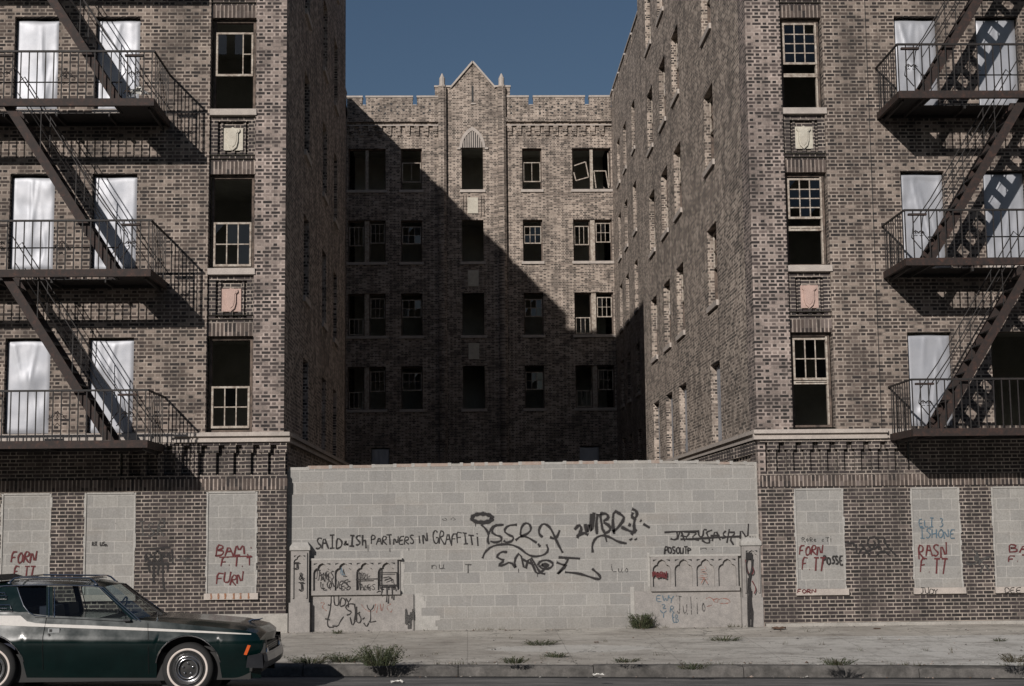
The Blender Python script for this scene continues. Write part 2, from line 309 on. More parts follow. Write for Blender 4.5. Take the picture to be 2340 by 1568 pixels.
class MB:
    def __init__(s): s.v = []; s.f = []; s.mi = []; s.ms = []; s.cur = 0; s.sm = []; s.smooth = False
    def mat(s, m):
        if isinstance(m, str): m = M[m]
        if m not in s.ms: s.ms.append(m)
        s.cur = s.ms.index(m); return s
    def face(s, pts):
        b = len(s.v); s.v += [Vector(p) for p in pts]; s.f.append(tuple(range(b, b+len(pts)))); s.mi.append(s.cur); s.sm.append(s.smooth)
    def idx(s, vs, fs):
        b = len(s.v); s.v += [Vector(p) for p in vs]
        for f in fs: s.f.append(tuple(b+i for i in f)); s.mi.append(s.cur); s.sm.append(s.smooth)
    def box(s, x0, x1, y0, y1, z0, z1):
        s.idx([(x, y, z) for x in (x0, x1) for y in (y0, y1) for z in (z0, z1)],
              [(0, 1, 3, 2), (4, 6, 7, 5), (0, 4, 5, 1), (2, 3, 7, 6), (0, 2, 6, 4), (1, 5, 7, 3)])
    def fbox(s, F, u0, u1, v0, v1, w0, w1):
        s.idx([F(u, v, w) for u in (u0, u1) for w in (w0, w1) for v in (v0, v1)],
              [(0, 1, 3, 2), (4, 6, 7, 5), (0, 4, 5, 1), (2, 3, 7, 6), (0, 2, 6, 4), (1, 5, 7, 3)])
    def prism(s, F, poly, w0, w1):
        n = len(poly); s.idx([F(u, v, w0) for u, v in poly] + [F(u, v, w1) for u, v in poly],
              [tuple(range(n)), tuple(range(2*n-1, n-1, -1))] + [(i, (i+1) % n, n+(i+1) % n, n+i) for i in range(n)])
    def bar(s, a, b, w, h, up=(0, 0, 1)):
        a, b = Vector(a), Vector(b); d = (b-a).normalized(); sd = d.cross(Vector(up))
        if sd.length < 1e-4: sd = Vector((1, 0, 0))
        sd.normalize(); un = sd.cross(d)
        q = [(-1, -1), (1, -1), (1, 1), (-1, 1)]
        s.idx([p + sd*(i*w/2) + un*(j*h/2) for p in (a, b) for i, j in q], [(3, 2, 1, 0), (4, 5, 6, 7)] + [(i, (i+1) % 4, 4+(i+1) % 4, 4+i) for i in range(4)])
    def tube(s, pts, r, n=6, closed=False):
        pts = [Vector(p) for p in pts]; vs = []; m = len(pts)
        for i, p in enumerate(pts):
            d = (pts[min(i+1, m-1)] - pts[max(i-1, 0)]).normalized()
            a = d.cross(Vector((0, 0, 1)));
            if a.length < .05: a = d.cross(Vector((0, 1, 0)))
            a.normalize(); b = d.cross(a); rr = r[i] if isinstance(r, list) else r
            vs += [p + (a*math.cos(2*PI*k/n) + b*math.sin(2*PI*k/n))*rr for k in range(n)]
        fs = [(i*n+k, i*n+(k+1) % n, (i+1)*n+(k+1) % n, (i+1)*n+k) for i in range(m-1) for k in range(n)]
        fs += [tuple(range(n))[::-1], tuple((m-1)*n+k for k in range(n))]
        s.idx(vs, fs)
    def ring(s, c, prof, n=40, axis='Y'):
        """lathe of profile (radius, offset) round axis through c"""
        c = Vector(c); vs = []
        for (r, o) in prof:
            for k in range(n):
                a = 2*PI*k/n
                vs.append(c + (Vector((math.cos(a)*r, o, math.sin(a)*r)) if axis == 'Y' else Vector((o, math.cos(a)*r, math.sin(a)*r)) if axis == 'X' else Vector((math.cos(a)*r, math.sin(a)*r, o))))
        s.idx(vs, [(i*n+k, i*n+(k+1) % n, (i+1)*n+(k+1) % n, (i+1)*n+k) for i in range(len(prof)-1) for k in range(n)])
    def panel(s, F, u0, u1, v0, v1, holes=(), w=0.0, rv=.2):
        """wall sheet with holes and their reveals"""
        us = sorted({u0, u1} | {h[i] for h in holes for i in (0, 1) if u0 < h[i] < u1})
        vs = sorted({v0, v1} | {h[i] for h in holes for i in (2, 3) if v0 < h[i] < v1})
        for i in range(len(us)-1):
            for j in range(len(vs)-1):
                uc, vc = (us[i]+us[i+1])/2, (vs[j]+vs[j+1])/2
                if any(h[0] < uc < h[1] and h[2] < vc < h[3] for h in holes): continue
                s.face([F(us[i], vs[j], w), F(us[i+1], vs[j], w), F(us[i+1], vs[j+1], w), F(us[i], vs[j+1], w)])
        for h in holes:
            a, b, c, d = h[:4]; e = w + (h[4] if len(h) > 4 else rv)
            for (p, q) in (((a, c), (b, c)), ((b, c), (b, d)), ((b, d), (a, d)), ((a, d), (a, c))):
                s.face([F(p[0], p[1], w), F(q[0], q[1], w), F(q[0], q[1], e), F(p[0], p[1], e)])
    def build(s, name, parent=None, smooth=False, recalc=False):
        me = bpy.data.meshes.new(name)
        off = parent_world(parent) if parent else Vector((0, 0, 0))
        me.from_pydata([v-off for v in s.v], [], s.f); me.update()
        for m in s.ms: me.materials.append(m)
        me.polygons.foreach_set('material_index', s.mi)
        if smooth or any(s.sm): me.polygons.foreach_set('use_smooth', [True]*len(s.f) if smooth else s.sm)
        o = bpy.data.objects.new(name, me); col.objects.link(o)
        if parent: o.parent = parent
        return o
def parent_world(o):
    p = Vector((0, 0, 0))
    while o: p += o.location; o = o.parent
    return p
def tag(o, label, cat, group=None):
    o['label'] = label; o['category'] = cat
    if group: o['group'] = group
    return o
def thing(name, loc, label, cat, group=None):
    o = bpy.data.objects.new(name, None); col.objects.link(o); o.location = loc; o.empty_display_size = .3
    return tag(o, label, cat, group)
def lab(o, s): o['label'] = s; return o
def struct(o): o['kind'] = 'structure'; return o

# ------------------------------------------------------------------ ground
def kz(x): return -.136 - .0155*x          # top of the kerb falls to the right
KY = -5.4
def walk_z(x, y):
    t = min(max(-y/-KY if False else y/KY, 0), 1)
    return (0.0)*(1-t) + (kz(x))*t
def road_z(x, y):
    d = KY - y
    return kz(x) - .15 + .022*min(d, 4.5) - .022*max(0, d-4.5)
mb = MB().mat('dirt')
mb.face([(-900, -900, -1.2), (900, -900, -1.2), (900, 900, -1.2), (-900, 900, -1.2)])
struct(mb.build('ground'))
mb = MB().mat('dirt'); mb.face([(XL2-1, .4, -.05), (XR2+1, .4, -.05), (XR2+1, 33, -.05), (XL2-1, 33, -.05)]); struct(mb.build('courtyard_ground'))
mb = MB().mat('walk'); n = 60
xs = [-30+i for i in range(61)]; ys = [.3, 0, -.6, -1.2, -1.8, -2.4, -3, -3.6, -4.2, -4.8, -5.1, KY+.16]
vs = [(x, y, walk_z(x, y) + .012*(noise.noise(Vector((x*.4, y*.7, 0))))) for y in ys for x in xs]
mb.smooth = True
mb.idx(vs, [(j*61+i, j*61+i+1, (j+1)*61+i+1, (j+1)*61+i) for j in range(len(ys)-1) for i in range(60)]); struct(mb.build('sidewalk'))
mb = MB().mat('kerb'); x = -30.0; random.seed(3)
while x < 30:                                # one strip of kerb made of worn lengths, joints left open
    L = random.uniform(1.5, 2.6); a, b = x+.006, x+L-.006; dz = random.uniform(-.016, .006); dy = random.uniform(-.02, .02)
    k = 26; prof = [(KY+.17, .012), (KY+.03, .010), (KY, -.02), (KY-.015, -.20)]
    vs = []
    for i in range(k+1):
        xx = a + (b-a)*i/k; chip = -.045*max(0, noise.noise(Vector((xx*2.3, 1.7, 0)))) - .018*max(0, noise.noise(Vector((xx*7.1, 4.7, 0))))
        e = -.02 if i in (0, k) else 0
        for q, (yy, zz) in enumerate(prof): vs.append((xx, yy+dy - chip*(q == 2), kz(xx)+zz+dz+(chip+e)*(q in (1, 2))))
    mb.idx(vs, [(i*4+j, (i+1)*4+j, (i+1)*4+j+1, i*4+j+1) for i in range(k) for j in range(3)] + [(0, 1, 2, 3), (k*4+3, k*4+2, k*4+1, k*4)])
    x += L
struct(mb.build('kerb'))
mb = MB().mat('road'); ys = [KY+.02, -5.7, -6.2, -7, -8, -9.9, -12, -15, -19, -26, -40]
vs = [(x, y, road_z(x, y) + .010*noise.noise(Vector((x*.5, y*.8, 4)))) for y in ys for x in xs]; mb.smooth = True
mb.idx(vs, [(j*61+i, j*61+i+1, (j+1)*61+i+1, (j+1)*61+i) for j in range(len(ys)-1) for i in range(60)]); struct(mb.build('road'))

# ------------------------------------------------------------------ windows
def sash(mb, F, u0, u1, v0, v1, cols, rows, w=.10, miss=(), fw=.035, mw=.02, broken=False):
    """a sash frame with glazing bars; returns pane rectangles"""
    mb.fbox(F, u0, u0+fw, v0, v1, w, w+.035); mb.fbox(F, u1-fw, u1, v0, v1, w, w+.035)
    mb.fbox(F, u0+fw, u1-fw, v0, v0+fw*1.15, w, w+.033); mb.fbox(F, u0+fw, u1-fw, v1-fw, v1, w, w+.033)
    a, b, c, d = u0+fw, u1-fw, v0+fw*1.15, v1-fw; pr = []
    for i in range(1, cols):
        if ('c', i) in miss: continue
        x = a+(b-a)*i/cols; mb.fbox(F, x-mw/2, x+mw/2, c, d, w+.004, w+.028)
    for j in range(1, rows):
        y = c+(d-c)*j/rows
        for i in range(cols):
            if ('r', j, i) in miss or ('r', j) in miss: continue
            mb.fbox(F, a+(b-a)*i/cols+mw/2, a+(b-a)*(i+1)/cols-mw/2, y-mw/2, y+mw/2, w+.006, w+.026)
    for i in range(cols):
        for j in range(rows): pr.append((a+(b-a)*i/cols, a+(b-a)*(i+1)/cols, c+(d-c)*j/rows, c+(d-c)*(j+1)/rows, i, j))
    return pr
def window(parent, F, u0, u1, v0, v1, sashes=(), w=.10, sill=None, lb=None, side='dark', reveal=True, sillmat='stone'):
    fm = MB().mat('wood_dark'); t = .045
    fm.fbox(F, u0, u0+t, v0, v1, w+.02, w+.11); fm.fbox(F, u1-t, u1, v0, v1, w+.02, w+.11)
    fm.fbox(F, u0+t, u1-t, v1-t*1.2, v1, w+.02, w+.108); fm.fbox(F, u0+t, u1-t, v0, v0+t*.8, w+.02, w+.108)
    fm.mat('wood'); panes = []
    if sillmat == 'sunlit_jamb': fm.fbox(F, u1-t-.03, u1-t, v0+.04, v1-.06, w+.01, w+.09)  # paler wood strip paints the sun onto the right-hand reveal
    for (f0, f1, cols, rows, gl, miss) in sashes:
        pr = sash(fm, F, u0+t, u1-t, v0+(v1-v0)*f0, v0+(v1-v0)*f1, cols, rows, w, miss)
        panes += [p for p in pr if (gl == 'all' or (p[4], p[5]) in gl)]
    o = fm.build('window', parent)
    if lb: lab(o, lb)
    if panes:
        g = MB().mat('pane')
        for (a, b, c, d, i, j) in panes:
            e = random.uniform(-.002, .004); k = random.uniform(-.004, .004)
            if random.random() < .3:       # a shard left in the corner
                r1, r2 = random.uniform(.3, .8), random.uniform(.3, .9)
                g.face([F(a, d, w+.015), F(a, d-(d-c)*r2, w+.015), F(a+(b-a)*r1, d, w+.015)])
            else: g.face([F(a, c, w+.015+e), F(b, c, w+.015+e+k), F(b, d, w+.015-e+k), F(a, d, w+.015-e)])
        g.build('pane', o)
    if sill:
        s = MB().mat(sillmat); s.fbox(F, u0-sill[0], u1+sill[0], v0-sill[1], v0-.002, -sill[2], w+.02); s.build('sill', o)
    return o
def sheet(parent, F, u0, u1, v0, v1, w=.07, dents=6, seed=1, lb=None):
    """crumpled sheet of metal nailed into the opening"""
    rnd = random.Random(seed); nu, nv = 26, 50
    D = [(rnd.uniform(.1, .9), rnd.uniform(.05, .95), rnd.uniform(.12, .3), rnd.uniform(.010, .030)*rnd.choice((-1, 1, 1))) for _ in range(max(2, dents-3))]
    fo = [(rnd.uniform(.2, .9), rnd.uniform(-.5, .5), rnd.uniform(.006, .016)) for _ in range(4)]
    b = MB().mat('tin'); b.smooth = True; vs = []
    for j in range(nv+1):
        for i in range(nu+1):
            s_, t_ = i/nu, j/nv; d = 0
            for (a, c, r, h) in D: d += h*math.exp(-(((s_-a)/r)**2 + ((t_-c)*2/r)**2))
            for (a, k, h) in fo: d += h*max(0, 1-abs(s_-a-k*(t_-.5))*14)*(.5+.5*math.sin(t_*5+a*9))
            e = min(s_, 1-s_, t_*2, (1-t_)*2); d = d*min(1, e*8) - .018*max(0, 1-e*18)
            d += .0025*noise.noise(Vector((s_*5, t_*9, seed)))
            vs.append(F(u0+.012+(u1-u0-.024)*s_, v0+.01+(v1-v0-.05+.012*math.sin(s_*7+seed))*t_, w-d))
    b.idx(vs, [(j*(nu+1)+i, j*(nu+1)+i+1, (j+1)*(nu+1)+i+1, (j+1)*(nu+1)+i) for j in range(nv) for i in range(nu)])
    o = b.build('window_covering', parent); 
    if lb: lab(o, lb)
    return o
def ragged_infill(parent, F, u0, u1, v0, v1, w, lb, seed):
    """window opening closed with concrete blocks, mortar smeared over its edges"""
    rnd = random.Random(seed); b = MB().mat('block'); b.fbox(F, u0, u1, v0, v1, w, w+.1)
    b.mat('mortar')
    for uu, sg in ((u0, 1), (u1, -1)):
        z = v0
        while z < v1:
            h = min(rnd.uniform(.05, .16), v1-z); k = rnd.uniform(.006, .03)
            b.fbox(F, uu-k if sg > 0 else uu-.015, uu+.015 if sg > 0 else uu+k, z, z+h, -.006-rnd.random()*.004, w+.01); z += h
    b.fbox(F, u0+.02, u1-.02, v1-.02, v1+.008, -.005, w+.01)
    return lab(b.build('window_blocking', parent), lb)

# ------------------------------------------------------------------ fronts
FL = [3.555, 6.53, 9.50, 12.47, 15.44]           # sill heights
HT = 1.765
def rooms(F, u0, u1, depth, levels, w0=.0, ends=True):
    b = MB().mat('plaster')
    for k, z in enumerate(levels):
        lo, hi = z-.85, z+2.05
        b.face([F(u0, lo, w0+depth), F(u1, lo, w0+depth), F(u1, hi, w0+depth), F(u0, hi, w0+depth)])
        b.face([F(u0, lo, w0+.01), F(u1, lo, w0+.01), F(u1, lo, w0+depth), F(u0, lo, w0+depth)])
        b.face([F(u0, hi, w0+.01), F(u1, hi, w0+.01), F(u1, hi, w0+depth), F(u0, hi, w0+depth)])
        for u in (u0, u1): b.face([F(u, lo, w0+.01), F(u, hi, w0+.01), F(u, hi, w0+depth), F(u, lo, w0+depth)])
    return b
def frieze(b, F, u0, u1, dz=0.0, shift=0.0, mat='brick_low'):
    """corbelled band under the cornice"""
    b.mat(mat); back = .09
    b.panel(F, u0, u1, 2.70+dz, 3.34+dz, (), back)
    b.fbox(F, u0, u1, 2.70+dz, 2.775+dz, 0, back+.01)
    b.fbox(F, u0, u1, 3.30+dz, 3.352+dz, -.03, back+.01)
    p = .3085; u = u0 + shift
    while u + .2 < u1+.02:
        b.fbox(F, u+.045, u+.155, 2.773+dz, 3.17+dz, .002, back+.01)
        b.fbox(F, u, min(u+.20, u1), 3.165+dz, 3.303+dz, -.018, back+.01)
        b.mat('black'); b.fbox(F, u+.202, min(u+.306, u1), 3.19+dz, 3.302+dz, .045, back-.001) if False else None; b.mat(mat)
        u += p
def cornice(b, F, u0, u1, dz=0.0):
    b.mat('stone')
    b.fbox(F, u0, u1, 3.455+dz, 3.525+dz, -.12, .01)
    b.fbox(F, u0, u1, 3.405+dz, 3.4535+dz, -.055, .01)
    b.fbox(F, u0, u1, 3.352+dz, 3.403+dz, -.085, .01)
def bay_panel(b, F, u0, u1, zl, zs, w, shield, parent, pos):
    """brickwork between two windows of the bay: soldier lintel, sunk field and stone shield. zl = head below, zs = sill above"""
    zf0, zf1 = zl+.33, zs-.215; a, c = u0+.14, u1-.13
    b.mat('soldier'); b.panel(F, u0, u1, zl, zl+.235, (), w)
    b.mat('brick_low'); b.panel(F, u0, u1, zl+.235, zs, [(a, c, zf0, zf1, .07)], w)
    b.panel(F, a, c, zf0, zf1, (), w+.07)
    cu = (a+c)/2; s0, s1 = cu-.175, cu+.175
    for x in (a+.055, c-.095): b.fbox(F, x, x+.04, zf0, zf1-.02, w+.02, w+.072)
    b.fbox(F, s0-.02, s0+.03, zf0, zf0+.12, w+.01, w+.072); b.fbox(F, cu-.03, cu+.03, zf0, zf0+.12, w+.012, w+.072); b.fbox(F, s1-.05, s1, zf0, zf0+.12, w+.01, w+.072)
    p = MB().mat(shield); z0, z1 = zf0+.12, zf0+.54
    p.fbox(F, s0, s1, z0, z1, w+.025, w+.07)
    k = lambda q, r: (cu-.01+q*.155, z0+.22+r*.22)
    pl = [k(0, -1.05), k(.45, -.75), k(.62, -.3), k(.62, .45), k(.85, .62), k(.8, .82), k(.35, .8), k(0, .97), k(-.35, .8), k(-.8, .82), k(-.85, .62), k(-.62, .45), k(-.62, -.3), k(-.45, -.75)]
    p.prism(F, pl, w-.012, w+.024)
    cx, cy = sum(q[0] for q in pl)/len(pl), sum(q[1] for q in pl)/len(pl)
    pl2 = [(cx+(q[0]-cx)*.72, cy+(q[1]-cy)*.78) for q in pl]; p.prism(F, pl2, w-.022, w-.010)
    lab(p.build('shield_plaque', parent), ('pale cream' if shield == 'cream' else 'pinkish') + ' stone shield plaque')

def front(side):
    sg = 1 if side == 'L' else -1
    if side == 'L':
        U0, U1, UG = -14.0, XL, XL+.06; bay = (-4.70, -3.862); cols = [(-8.30, -7.49), (-6.815, -6.0)]; dz = .02; root = wingL
        gr = [(-8.26, -7.412), (-6.797, -5.926), (-4.641, -3.774)]; zsill = .70; plug = 2.487
    else:
        U0, U1, UG = XR, 16.0, XR; bay = (5.90, 6.69); cols = [(8.055, 8.875), (9.60, 10.40)]; dz = -.015; root = wingR
        gr = [(5.886, 6.749), (8.004, 8.863), (9.48, 10.345)]; zsill = .655; plug = 2.44
    b = MB().mat('brick_low')
    ga, gb = (U0, UG) if side == 'L' else (UG, U1)
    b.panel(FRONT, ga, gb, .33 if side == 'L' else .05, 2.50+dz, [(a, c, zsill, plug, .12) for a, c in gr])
    b.mat('soldier'); b.fbox(FRONT, ga, gb+(.012 if side == 'L' else 0), 2.50+dz, 2.70+dz, -.02, .05) if side == 'L' else b.fbox(FRONT, ga-.012, gb, 2.50+dz, 2.70+dz, -.02, .05)
    frieze(b, FRONT, -6.2 if side == 'L' else UG, UG if side == 'L' else 8.0, dz, .0 if side == 'L' else .14)
    b.mat('brick_low'); b.panel(FRONT, U0 if side == 'L' else 8.0, -6.2 if side == 'L' else U1, 2.70+dz, 3.36+dz)
    b.mat('conc'); b.fbox(FRONT, *((U0, XL+.10, -.2, .335) if side == 'L' else (XR+.012, U1, -.2, .055)), -.05, .05)
    # upper wall with the bay set back a little
    holes = [(a, c, z, z+HT-(.04 if z < 4 else 0), .22) for z in FL for a, c in cols]
    z0, z1 = 3.525+dz, 18.6
    b.mat('brick')
    if side == 'L':
        b.panel(FRONT, U0, bay[0], z0, z1, holes); b.mat('brick_pier'); b.panel(FRONT, bay[1], U1, z0, z1)
    else:
        b.panel(FRONT, bay[1], U1, z0, z1, holes); b.mat('brick_pier'); b.panel(FRONT, U0, bay[0], z0, z1)
    b.mat('brick')
    for u in bay: b.face([FRONT(u, z0, 0), FRONT(u, z1, 0), FRONT(u, z1, .06), FRONT(u, z0, .06)])
    W = .06; wf = Fr((0, W, 0), (1, 0, 0), (0, 1, 0))
    hs = []
    for k, z in enumerate(FL):
        zl = z+HT-(.02 if k == 0 else 0)
        b.mat('brick'); b.panel(FRONT, bay[0], bay[1], z, zl, [(bay[0]+.002, bay[1]-.002, z+.001, zl-.001, .2)], W)
        nz = FL[k+1] if k < 4 else z1
        if k < 4: bay_panel(b, FRONT, bay[0], bay[1], zl, nz, W, 'pink' if k in (0, 4) else 'cream', root, None)
        else: b.mat('brick'); b.panel(FRONT, bay[0], bay[1], zl, z1, (), W)
        if k: 
            s = MB().mat('stone'); s.fbox(FRONT, bay[0]+.004, bay[1]+.02 if side == 'L' else bay[1]+.03, z-.115, z, -.035, .2); s.build('sill', root)
            for a, c in cols:
                s = MB().mat('stone'); s.fbox(FRONT, a-.03, c+.03, z-.08, z, -.03, .2); s.build('sill', root)
    for (a, c) in gr:
        s = MB().mat('stone'); s.fbox(FRONT, a-.035, c+.05, zsill-.11, zsill, -.055, .1); s.build('sill', root)
    b.build('front_wall', root)
    c = MB(); cornice(c, FRONT, *((-5.24, XL+.12) if side == 'L' else (XR-.12, 7.6)), dz)
    c.mat('stone'); c.fbox(FRONT, *((U0, -5.242) if side == 'L' else (7.602, U1)), 3.36+dz, 3.526+dz, -.015, .01); c.build('cornice', root)
    return bay, cols, gr, dz, zsill, plug, root

wingL = thing('apartment_building', (-3.3, 0, 0), 'left wing of the dark brick apartment block with its court side in deep shade', 'building')
wingR = thing('apartment_building', (5.28, 0, 0), 'right wing of the dark brick apartment block, its narrow court side raked by sun', 'building')
rear = thing('apartment_building', (.56, 32, 0), 'rear block of the brick court with pointed gable, pinnacles and notched parapet', 'building')

G3 = {(i, j) for i in range(3) for j in range(4)}
bayL = front('L'); bayR = front('R')
for (bay, cols, gr, dz, zs, plug, root) in (bayL, bayR):
    L_ = root is wingL
    for k in range(3):
        z = FL[k]; zl = z+HT-(.02 if k == 0 else 0); u0, u1 = bay[0]+.03, bay[1]-.03
        if L_:
            S = [[(.04, .48, 3, 2, {(1, 1)}, ())], [(.03, .50, 3, 2, {(0, 1), (1, 1), (2, 1), (2, 0)}, ())], [(.38, .86, 4, 2, {(0, 1), (2, 1)}, {('c', 1), ('c', 2), ('r', 1, 0), ('r', 1, 1), ('r', 1, 2)})]][k]
            L2 = ['sash window with bare lower sash, void above', 'sash window with blue glass in its lower sash', 'sash window with broken upper sash and open bottom'][k]
        else:
            S = [[(.50, .95, 3, 2, {(0, 0), (2, 0), (1, 1)}, {('c', 9)}), (.455, .49, 1, 1, (), ())],
                 [(.51, .95, 3, 4, G3-{(0, 0), (1, 3)}, {('r', 9)}), (.38, .43, 3, 1, {(2, 0)}, ())],
                 [(.50, .96, 3, 4, G3-{(2, 3)}, ()), (.36, .40, 3, 1, (), ())]][k]
            L2 = ['sash window with peeling six-light upper sash, open below', 'sash window with twelve small lights above an opening', 'topmost sash window with blue lights above an opening'][k]
        window(root, FRONT, u0, u1, z+.01, zl-.01, S, .15, lb=L2, sillmat='stone' if L_ else 'sunlit_jamb')
    for ci, (a, c) in enumerate(cols):
        for k in range(3):
            if not L_ and ci == 1 and k == 0: continue
            z = FL[k]
            sheet(root, FRONT, a, c, z, z+HT-(.04 if k == 0 else 0), .10, 7, 11+k*7+ci*3+(0 if L_ else 50), 'crumpled sheet metal over a window opening')
    for i, (a, c) in enumerate(gr):
        ragged_infill(root, FRONT, a, c, zs, plug, .012, 'ground floor window bricked up with pale concrete blocks', 5+i+(0 if L_ else 9))
    r = rooms(FRONT, -13.8 if L_ else XR+.3, XL-.3 if L_ else 15.8, 3.4, FL); r.build('interior', root)
# stones, court sides of the wings -----------------------------------------------------------
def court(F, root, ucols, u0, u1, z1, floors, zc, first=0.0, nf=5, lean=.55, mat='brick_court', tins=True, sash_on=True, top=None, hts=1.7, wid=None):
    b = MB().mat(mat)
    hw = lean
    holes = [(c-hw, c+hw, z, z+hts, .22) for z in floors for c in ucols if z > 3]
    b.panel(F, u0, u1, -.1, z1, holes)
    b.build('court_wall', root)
    for z in floors:
        for ci, c in enumerate(ucols):
            if z < 3: continue
            if z < 4 and tins:
                sheet(root, F, c-hw, c+hw, z, z+hts, .12, 3, int(c*10)); continue
            sa = [(.5, .96, 2, 2, {(0, 0), (1, 0)} if random.random() < .6 else (), ())] if random.random() < .75 else [(.04, .5, 2, 1, (), ())]
            window(root, F, c-hw+.01, c+hw-.01, z+.01, z+hts-.01, sa, .12, sill=(.06, .12, .05))
random.seed(21)
CF_ = [3.55, 6.50, 9.52, 12.5, 15.5]
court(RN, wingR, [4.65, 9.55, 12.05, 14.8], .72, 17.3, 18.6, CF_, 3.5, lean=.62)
court(RFAR, wingR, [24.3, 27.2, 29.5], 17.3, 32, 18.6, [3.4, 6.35, 9.25, 12.0, 14.9], 3.5, lean=.5, mat='brick_far')
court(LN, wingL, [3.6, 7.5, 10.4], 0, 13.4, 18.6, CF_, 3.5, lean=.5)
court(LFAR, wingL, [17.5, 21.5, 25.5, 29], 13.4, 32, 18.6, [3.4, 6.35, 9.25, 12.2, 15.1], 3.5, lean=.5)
# pier on the corner of the right wing, and cornice along both court walls
b = MB().mat('brick_pier'); b.box(XR-.035, XR+.1, 0.001, .72, 0, 18.6); b.build('corner_pier', wingR)
b = MB(); 
for (F, root, u0, u1, dz) in ((RN, wingR, -.12, 17.3, -.015), (LN, wingL, .01, 13.4, .02)):
    c = MB(); cornice(c, F, u0 if root is wingL else .0, u1, dz) if root is wingL else None
    if root is wingR:
        c.mat('stone'); c.fbox(F, -.0005+.001, u1, 3.455+dz, 3.5235+dz, -.1195, .01); c.fbox(F, .001, u1, 3.405+dz, 3.452+dz, -.0545, .01); c.fbox(F, .001, u1, 3.353+dz, 3.4025+dz, -.0845, .01)
        c.mat('brick_low'); 
        u = .2
        while u < 16: c.fbox(F, u, u+.2, 3.1, 3.335, -.06, .01); u += .31
    c.build('cornice', root)
# step faces, roofs, backs and outer sides so that the wings are closed
for root, sx, xn, xf, yn, ex in ((wingR, 1, XR, XR2, 17.3, 16.0), (wingL, -1, XL, XL2, 13.4, -14.0)):
    b = MB().mat('brick')
    b.face([(xn, yn, -.1), (xf, yn, -.1), (xf, yn, 18.6), (xn, yn, 18.6)])
    b.face([(ex, 0, -.1), (ex, 42, -.1), (ex, 42, 19), (ex, 0, 19)])
    b.face([(xf, 42, -.1), (ex, 42, -.1), (ex, 42, 19), (xf, 42, 19)])
    b.build('outer_wall', root)
    b = MB().mat('roof'); b.face([(xn, 0, 18.1), (ex, 0, 18.1), (ex, yn+.1, 18.1), (xn, yn+.1, 18.1)]); b.face([(xf, yn, 18.2), (ex, yn, 18.2), (ex, 42, 18.2), (xf, 42, 18.2)]); b.build('roof', root)
    # parapet coping, broken into merlons over the far part
    b = MB().mat('brick'); lo, hi = sorted((xn, xn+sx*.3))
    b.box(lo+.002, hi, .002, yn-.002, 18.0, 18.599); b.mat('stone'); b.box(lo-.03, hi+.03, -.02, yn+.02, 18.6, 18.68)
    lo, hi = sorted((xf, xf+sx*.3)); b.mat('brick'); b.box(lo+.002, hi, yn+.1, 31.9, 18.1, 18.64)
    y = yn+.1; b.mat('stone')
    while y < 31.7: e = min(y+2.05, 31.9); b.mat('brick_far'); b.box(lo-.004, hi+.01, y, e, 18.641, 19.05); b.mat('stone'); b.box(lo-.05, hi+.03, y-.02, e+.02, 19.051, 19.12); y += 2.3
    b.build('parapet', root)
    b = MB().mat('plaster')        # corridor behind the court windows
    for lv, zf in ((CF_, yn), ([3.4, 6.35, 9.25, 12.0, 14.9], 31.9)):
        y0 = .4 if zf == yn else yn+.2; xw = xn if zf == yn else xf
        for z in lv:
            lo, hi = z-.85, z+2.0; xx = xw+sx*2.6
            b.face([(xx, max(y0, 3.6) if zf == yn else y0, lo), (xx, zf, lo), (xx, zf, hi), (xx, max(y0, 3.6) if zf == yn else y0, hi)])
            for h in (lo, hi): b.face([(xw+sx*.01, y0, h), (xx, y0, h), (xx, zf, h), (xw+sx*.01, zf, h)])
    b.build('corridor', root)

